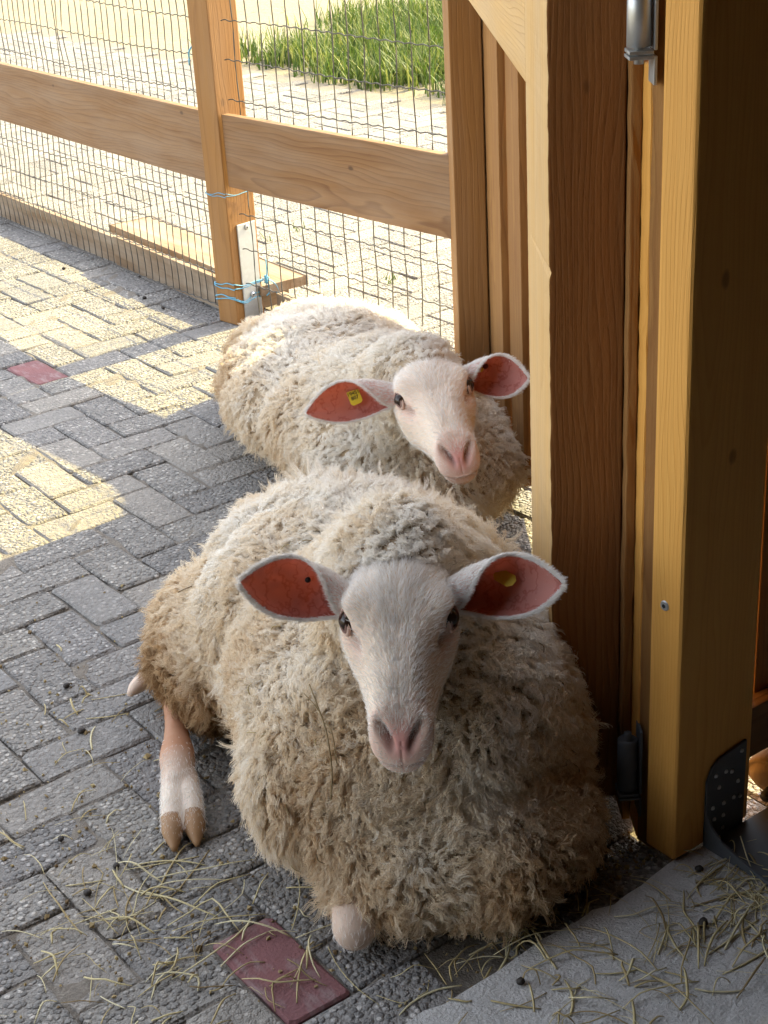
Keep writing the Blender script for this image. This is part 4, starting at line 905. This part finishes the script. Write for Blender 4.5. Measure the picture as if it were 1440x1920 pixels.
# ------------------------------------------------------------------ hay, stems, droppings
def strands(name, spots, label, seed, zf, wmin=0.0005, wmax=0.0020):
    r = np.random.default_rng(seed); J = Join()
    for (cx, cy, sx, sy, n, lmin, lmax) in spots:
        for k in range(n):
            x, y = cx + r.normal() * sx, cy + r.normal() * sy; z = zf(x, y)
            if z is None: continue
            L = r.uniform(lmin, lmax); a = r.uniform(0, 6.28); m_ = 5; P = []; hh = abs(r.normal()) * 0.008
            tb = r.normal() * 0.7; br_ = r.integers(1, 4); kink = r.normal() * 0.7 * (r.random() < 0.45)
            for i in range(m_):
                f = i / (m_ - 1); P.append((x, y, z + 0.0015 + hh * math.sin(math.pi * f) * r.uniform(0.6, 1.2)))
                a += tb / m_ + (kink if i == br_ else 0); x += math.cos(a) * L / m_; y += math.sin(a) * L / m_
            w = r.uniform(wmin, wmax); V, F = tube(P, [w * 0.8, w, w, w * 0.9, w * 0.5], 9, 4, True, 0.6)
            J.add(V, F, 0, tint=float(np.clip(r.beta(2.2, 1.6), 0, 1)))
    return tag(J.build(name, MT['straw'], None, True), label, None, None, 'stuff')
pz = lambda x, y: (0.0 if y > 1.275 else None)
strands('hay', [(.80, 1.73, .06, .06, 36, .05, .20), (.74, 1.62, .05, .05, 18, .04, .14), (.72, 1.85, .10, .12, 24, .03, .14), (.60, 1.72, .12, .14, 20, .02, .10), (.90, 1.52, .07, .05, 14, .05, .18), (.82, 1.47, .04, .06, 8, .08, .2),
                (1.05, 1.30, .07, .02, 30, .04, .14), (.75, 2.2, .2, .3, 30, .02, .10), (.92, 2.15, .06, .1, 14, .03, .1), (.70, 1.50, .10, .09, 22, .03, .12), (1.2, 1.29, .08, .015, 14, .03, .10), (.55, 1.55, .1, .1, 16, .03, .1)], 'loose dry hay scattered over the grey pavers', 21, pz)
sz = lambda x, y: (0.028 if y < 1.245 else None)
strands('hay', [(1.25, 1.12, .10, .05, 60, .04, .18), (1.40, 1.10, .08, .06, 75, .04, .16), (1.15, 1.16, .12, .05, 26, .03, .14), (1.05, 1.18, .08, .04, 8, .03, .10), (1.45, 1.18, .05, .04, 40, .04, .12)], 'loose dry hay heaped on the concrete floor slab', 22, sz)
# crumbs of soil and chaff in the joints
def crumbs(name, n, area, label, seed, mat):
    r = np.random.default_rng(seed); J = Join(); O = np.array([(1, 0, 0), (-1, 0, 0), (0, 1, 0), (0, -1, 0), (0, 0, 1), (0, 0, -1)], float); FO = [(0, 2, 4), (2, 1, 4), (1, 3, 4), (3, 0, 4), (2, 0, 5), (1, 2, 5), (3, 1, 5), (0, 3, 5)]
    for k in range(n):
        x, y, z = area(r); s = abs(r.normal()) * 0.0018 + 0.0008; J.add(O * (s * r.uniform(0.6, 1.5, 3)) @ np.linalg.qr(r.normal(size=(3, 3)))[0] + arr(x, y, z), FO, 0, tint=float(r.random() * 0.4))
    return tag(J.build(name, mat, None), label, None, None, 'stuff')
def c_area(r):
    if r.random() < 0.25: return 1.30 + r.normal() * 0.12, 1.300 + abs(r.normal()) * 0.03, 0.001
    return .75 + r.normal() * .35, 1.9 + r.normal() * .45, 0.0012
crumbs('chaff', 1500, lambda r: (lambda p: (p[0], max(p[1], 1.27), p[2]))(c_area(r)), 'brown chaff and soil crumbs on the pavers', 31, MT['straw'])
# grass stems caught in the fleece
def stem(name, pts, label, w=0.0011, tint=0.1):
    V, F = tube(pts, [w, w, w * 0.8, w * 0.4][:len(pts)] if len(pts) <= 4 else [w] * len(pts), 16, 5)
    return tag(mobj(name, V, F, MT['straw'], None, True, None, {'tint': np.full(len(V), tint)}), label, 'stem')
def pxp(x, y, d): return CAM + (RIGHT * (x - 720) + DOWN * (y - 960)) / 2884 * d + FWD * d
stm = empty('grass_stem', tuple(pxp(605, 1380, 2.02)), 'long forked dry grass stem stuck in the front sheep\'s chest wool', 'stem')
for pts, w in (([pxp(580, 1283, 2.035), pxp(596, 1325, 2.015), pxp(612, 1372, 2.005), pxp(622, 1440, 2.00), pxp(621, 1500, 2.01)], 0.0010), ([pxp(570, 1300, 2.035), pxp(590, 1322, 2.02), pxp(605, 1345, 2.01)], 0.0007), ([pxp(608, 1355, 2.01), pxp(622, 1372, 1.995), pxp(632, 1432, 1.995)], 0.0007)):
    V, F = tube(pts, [w] * len(pts), 18, 5); mobj('stalk', V, F, MT['straw'], stm, True, None, {'tint': np.full(len(V), 0.12)})
# droppings
def pellet(seed):
    bm = bmesh.new(); bmesh.ops.create_icosphere(bm, subdivisions=2, radius=0.006); r = np.random.default_rng(seed)
    for v in bm.verts: v.co = Vector((v.co.x * 1.25, v.co.y, v.co.z * 0.9)) * (1 + float(r.normal()) * 0.05)
    me = bpy.data.meshes.new('dropping'); bm.to_mesh(me); bm.free(); me.materials.append(MT['dung'])
    me.polygons.foreach_set('use_smooth', np.ones(len(me.polygons), bool)); return me
pm = [pellet(k) for k in range(4)]
def droppings(spots, label, group, z):
    for (x, y) in spots:
        o = bpy.data.objects.new('dropping', pm[int(rng.integers(4))]); link(o); s = float(rng.uniform(0.75, 1.15)); o.scale = (s, s, s)
        o.location = (x, y, z + 0.0052 * s); o.rotation_euler = (float(rng.normal() * 0.3), float(rng.normal() * 0.3), float(rng.uniform(0, 6))); tag(o, label, 'dropping', group)
droppings([(1.345, 1.385), (1.36, 1.395), (1.352, 1.37), (1.37, 1.38), (1.335, 1.375), (1.36, 1.362), (1.345, 1.40), (1.325, 1.355), (1.30, 1.335), (1.315, 1.345), (1.285, 1.325), (1.26, 1.31)], 'small black dropping in the heap beside the front sheep by the door post', 'droppings beside the sheep', 0.0)
droppings([(.765, 1.83), (.95, 2.37), (.70, 1.80), (.73, 1.95), (.90, 2.21), (.88, 2.55)], 'small dark dropping lying alone on the shaded grey pavers', 'droppings on the pavers', 0.0)
droppings([(1.405, 1.215), (1.05, 1.21), (1.04, 1.09), (1.32, 1.13)], 'small dark dropping lying among the hay on the slab', 'droppings on the slab', 0.028)
droppings([(2.23, 4.95), (2.26, 4.42), (2.25, 4.28)], 'small dark dropping lying below the fence boards', 'droppings by the fence', 0.0)
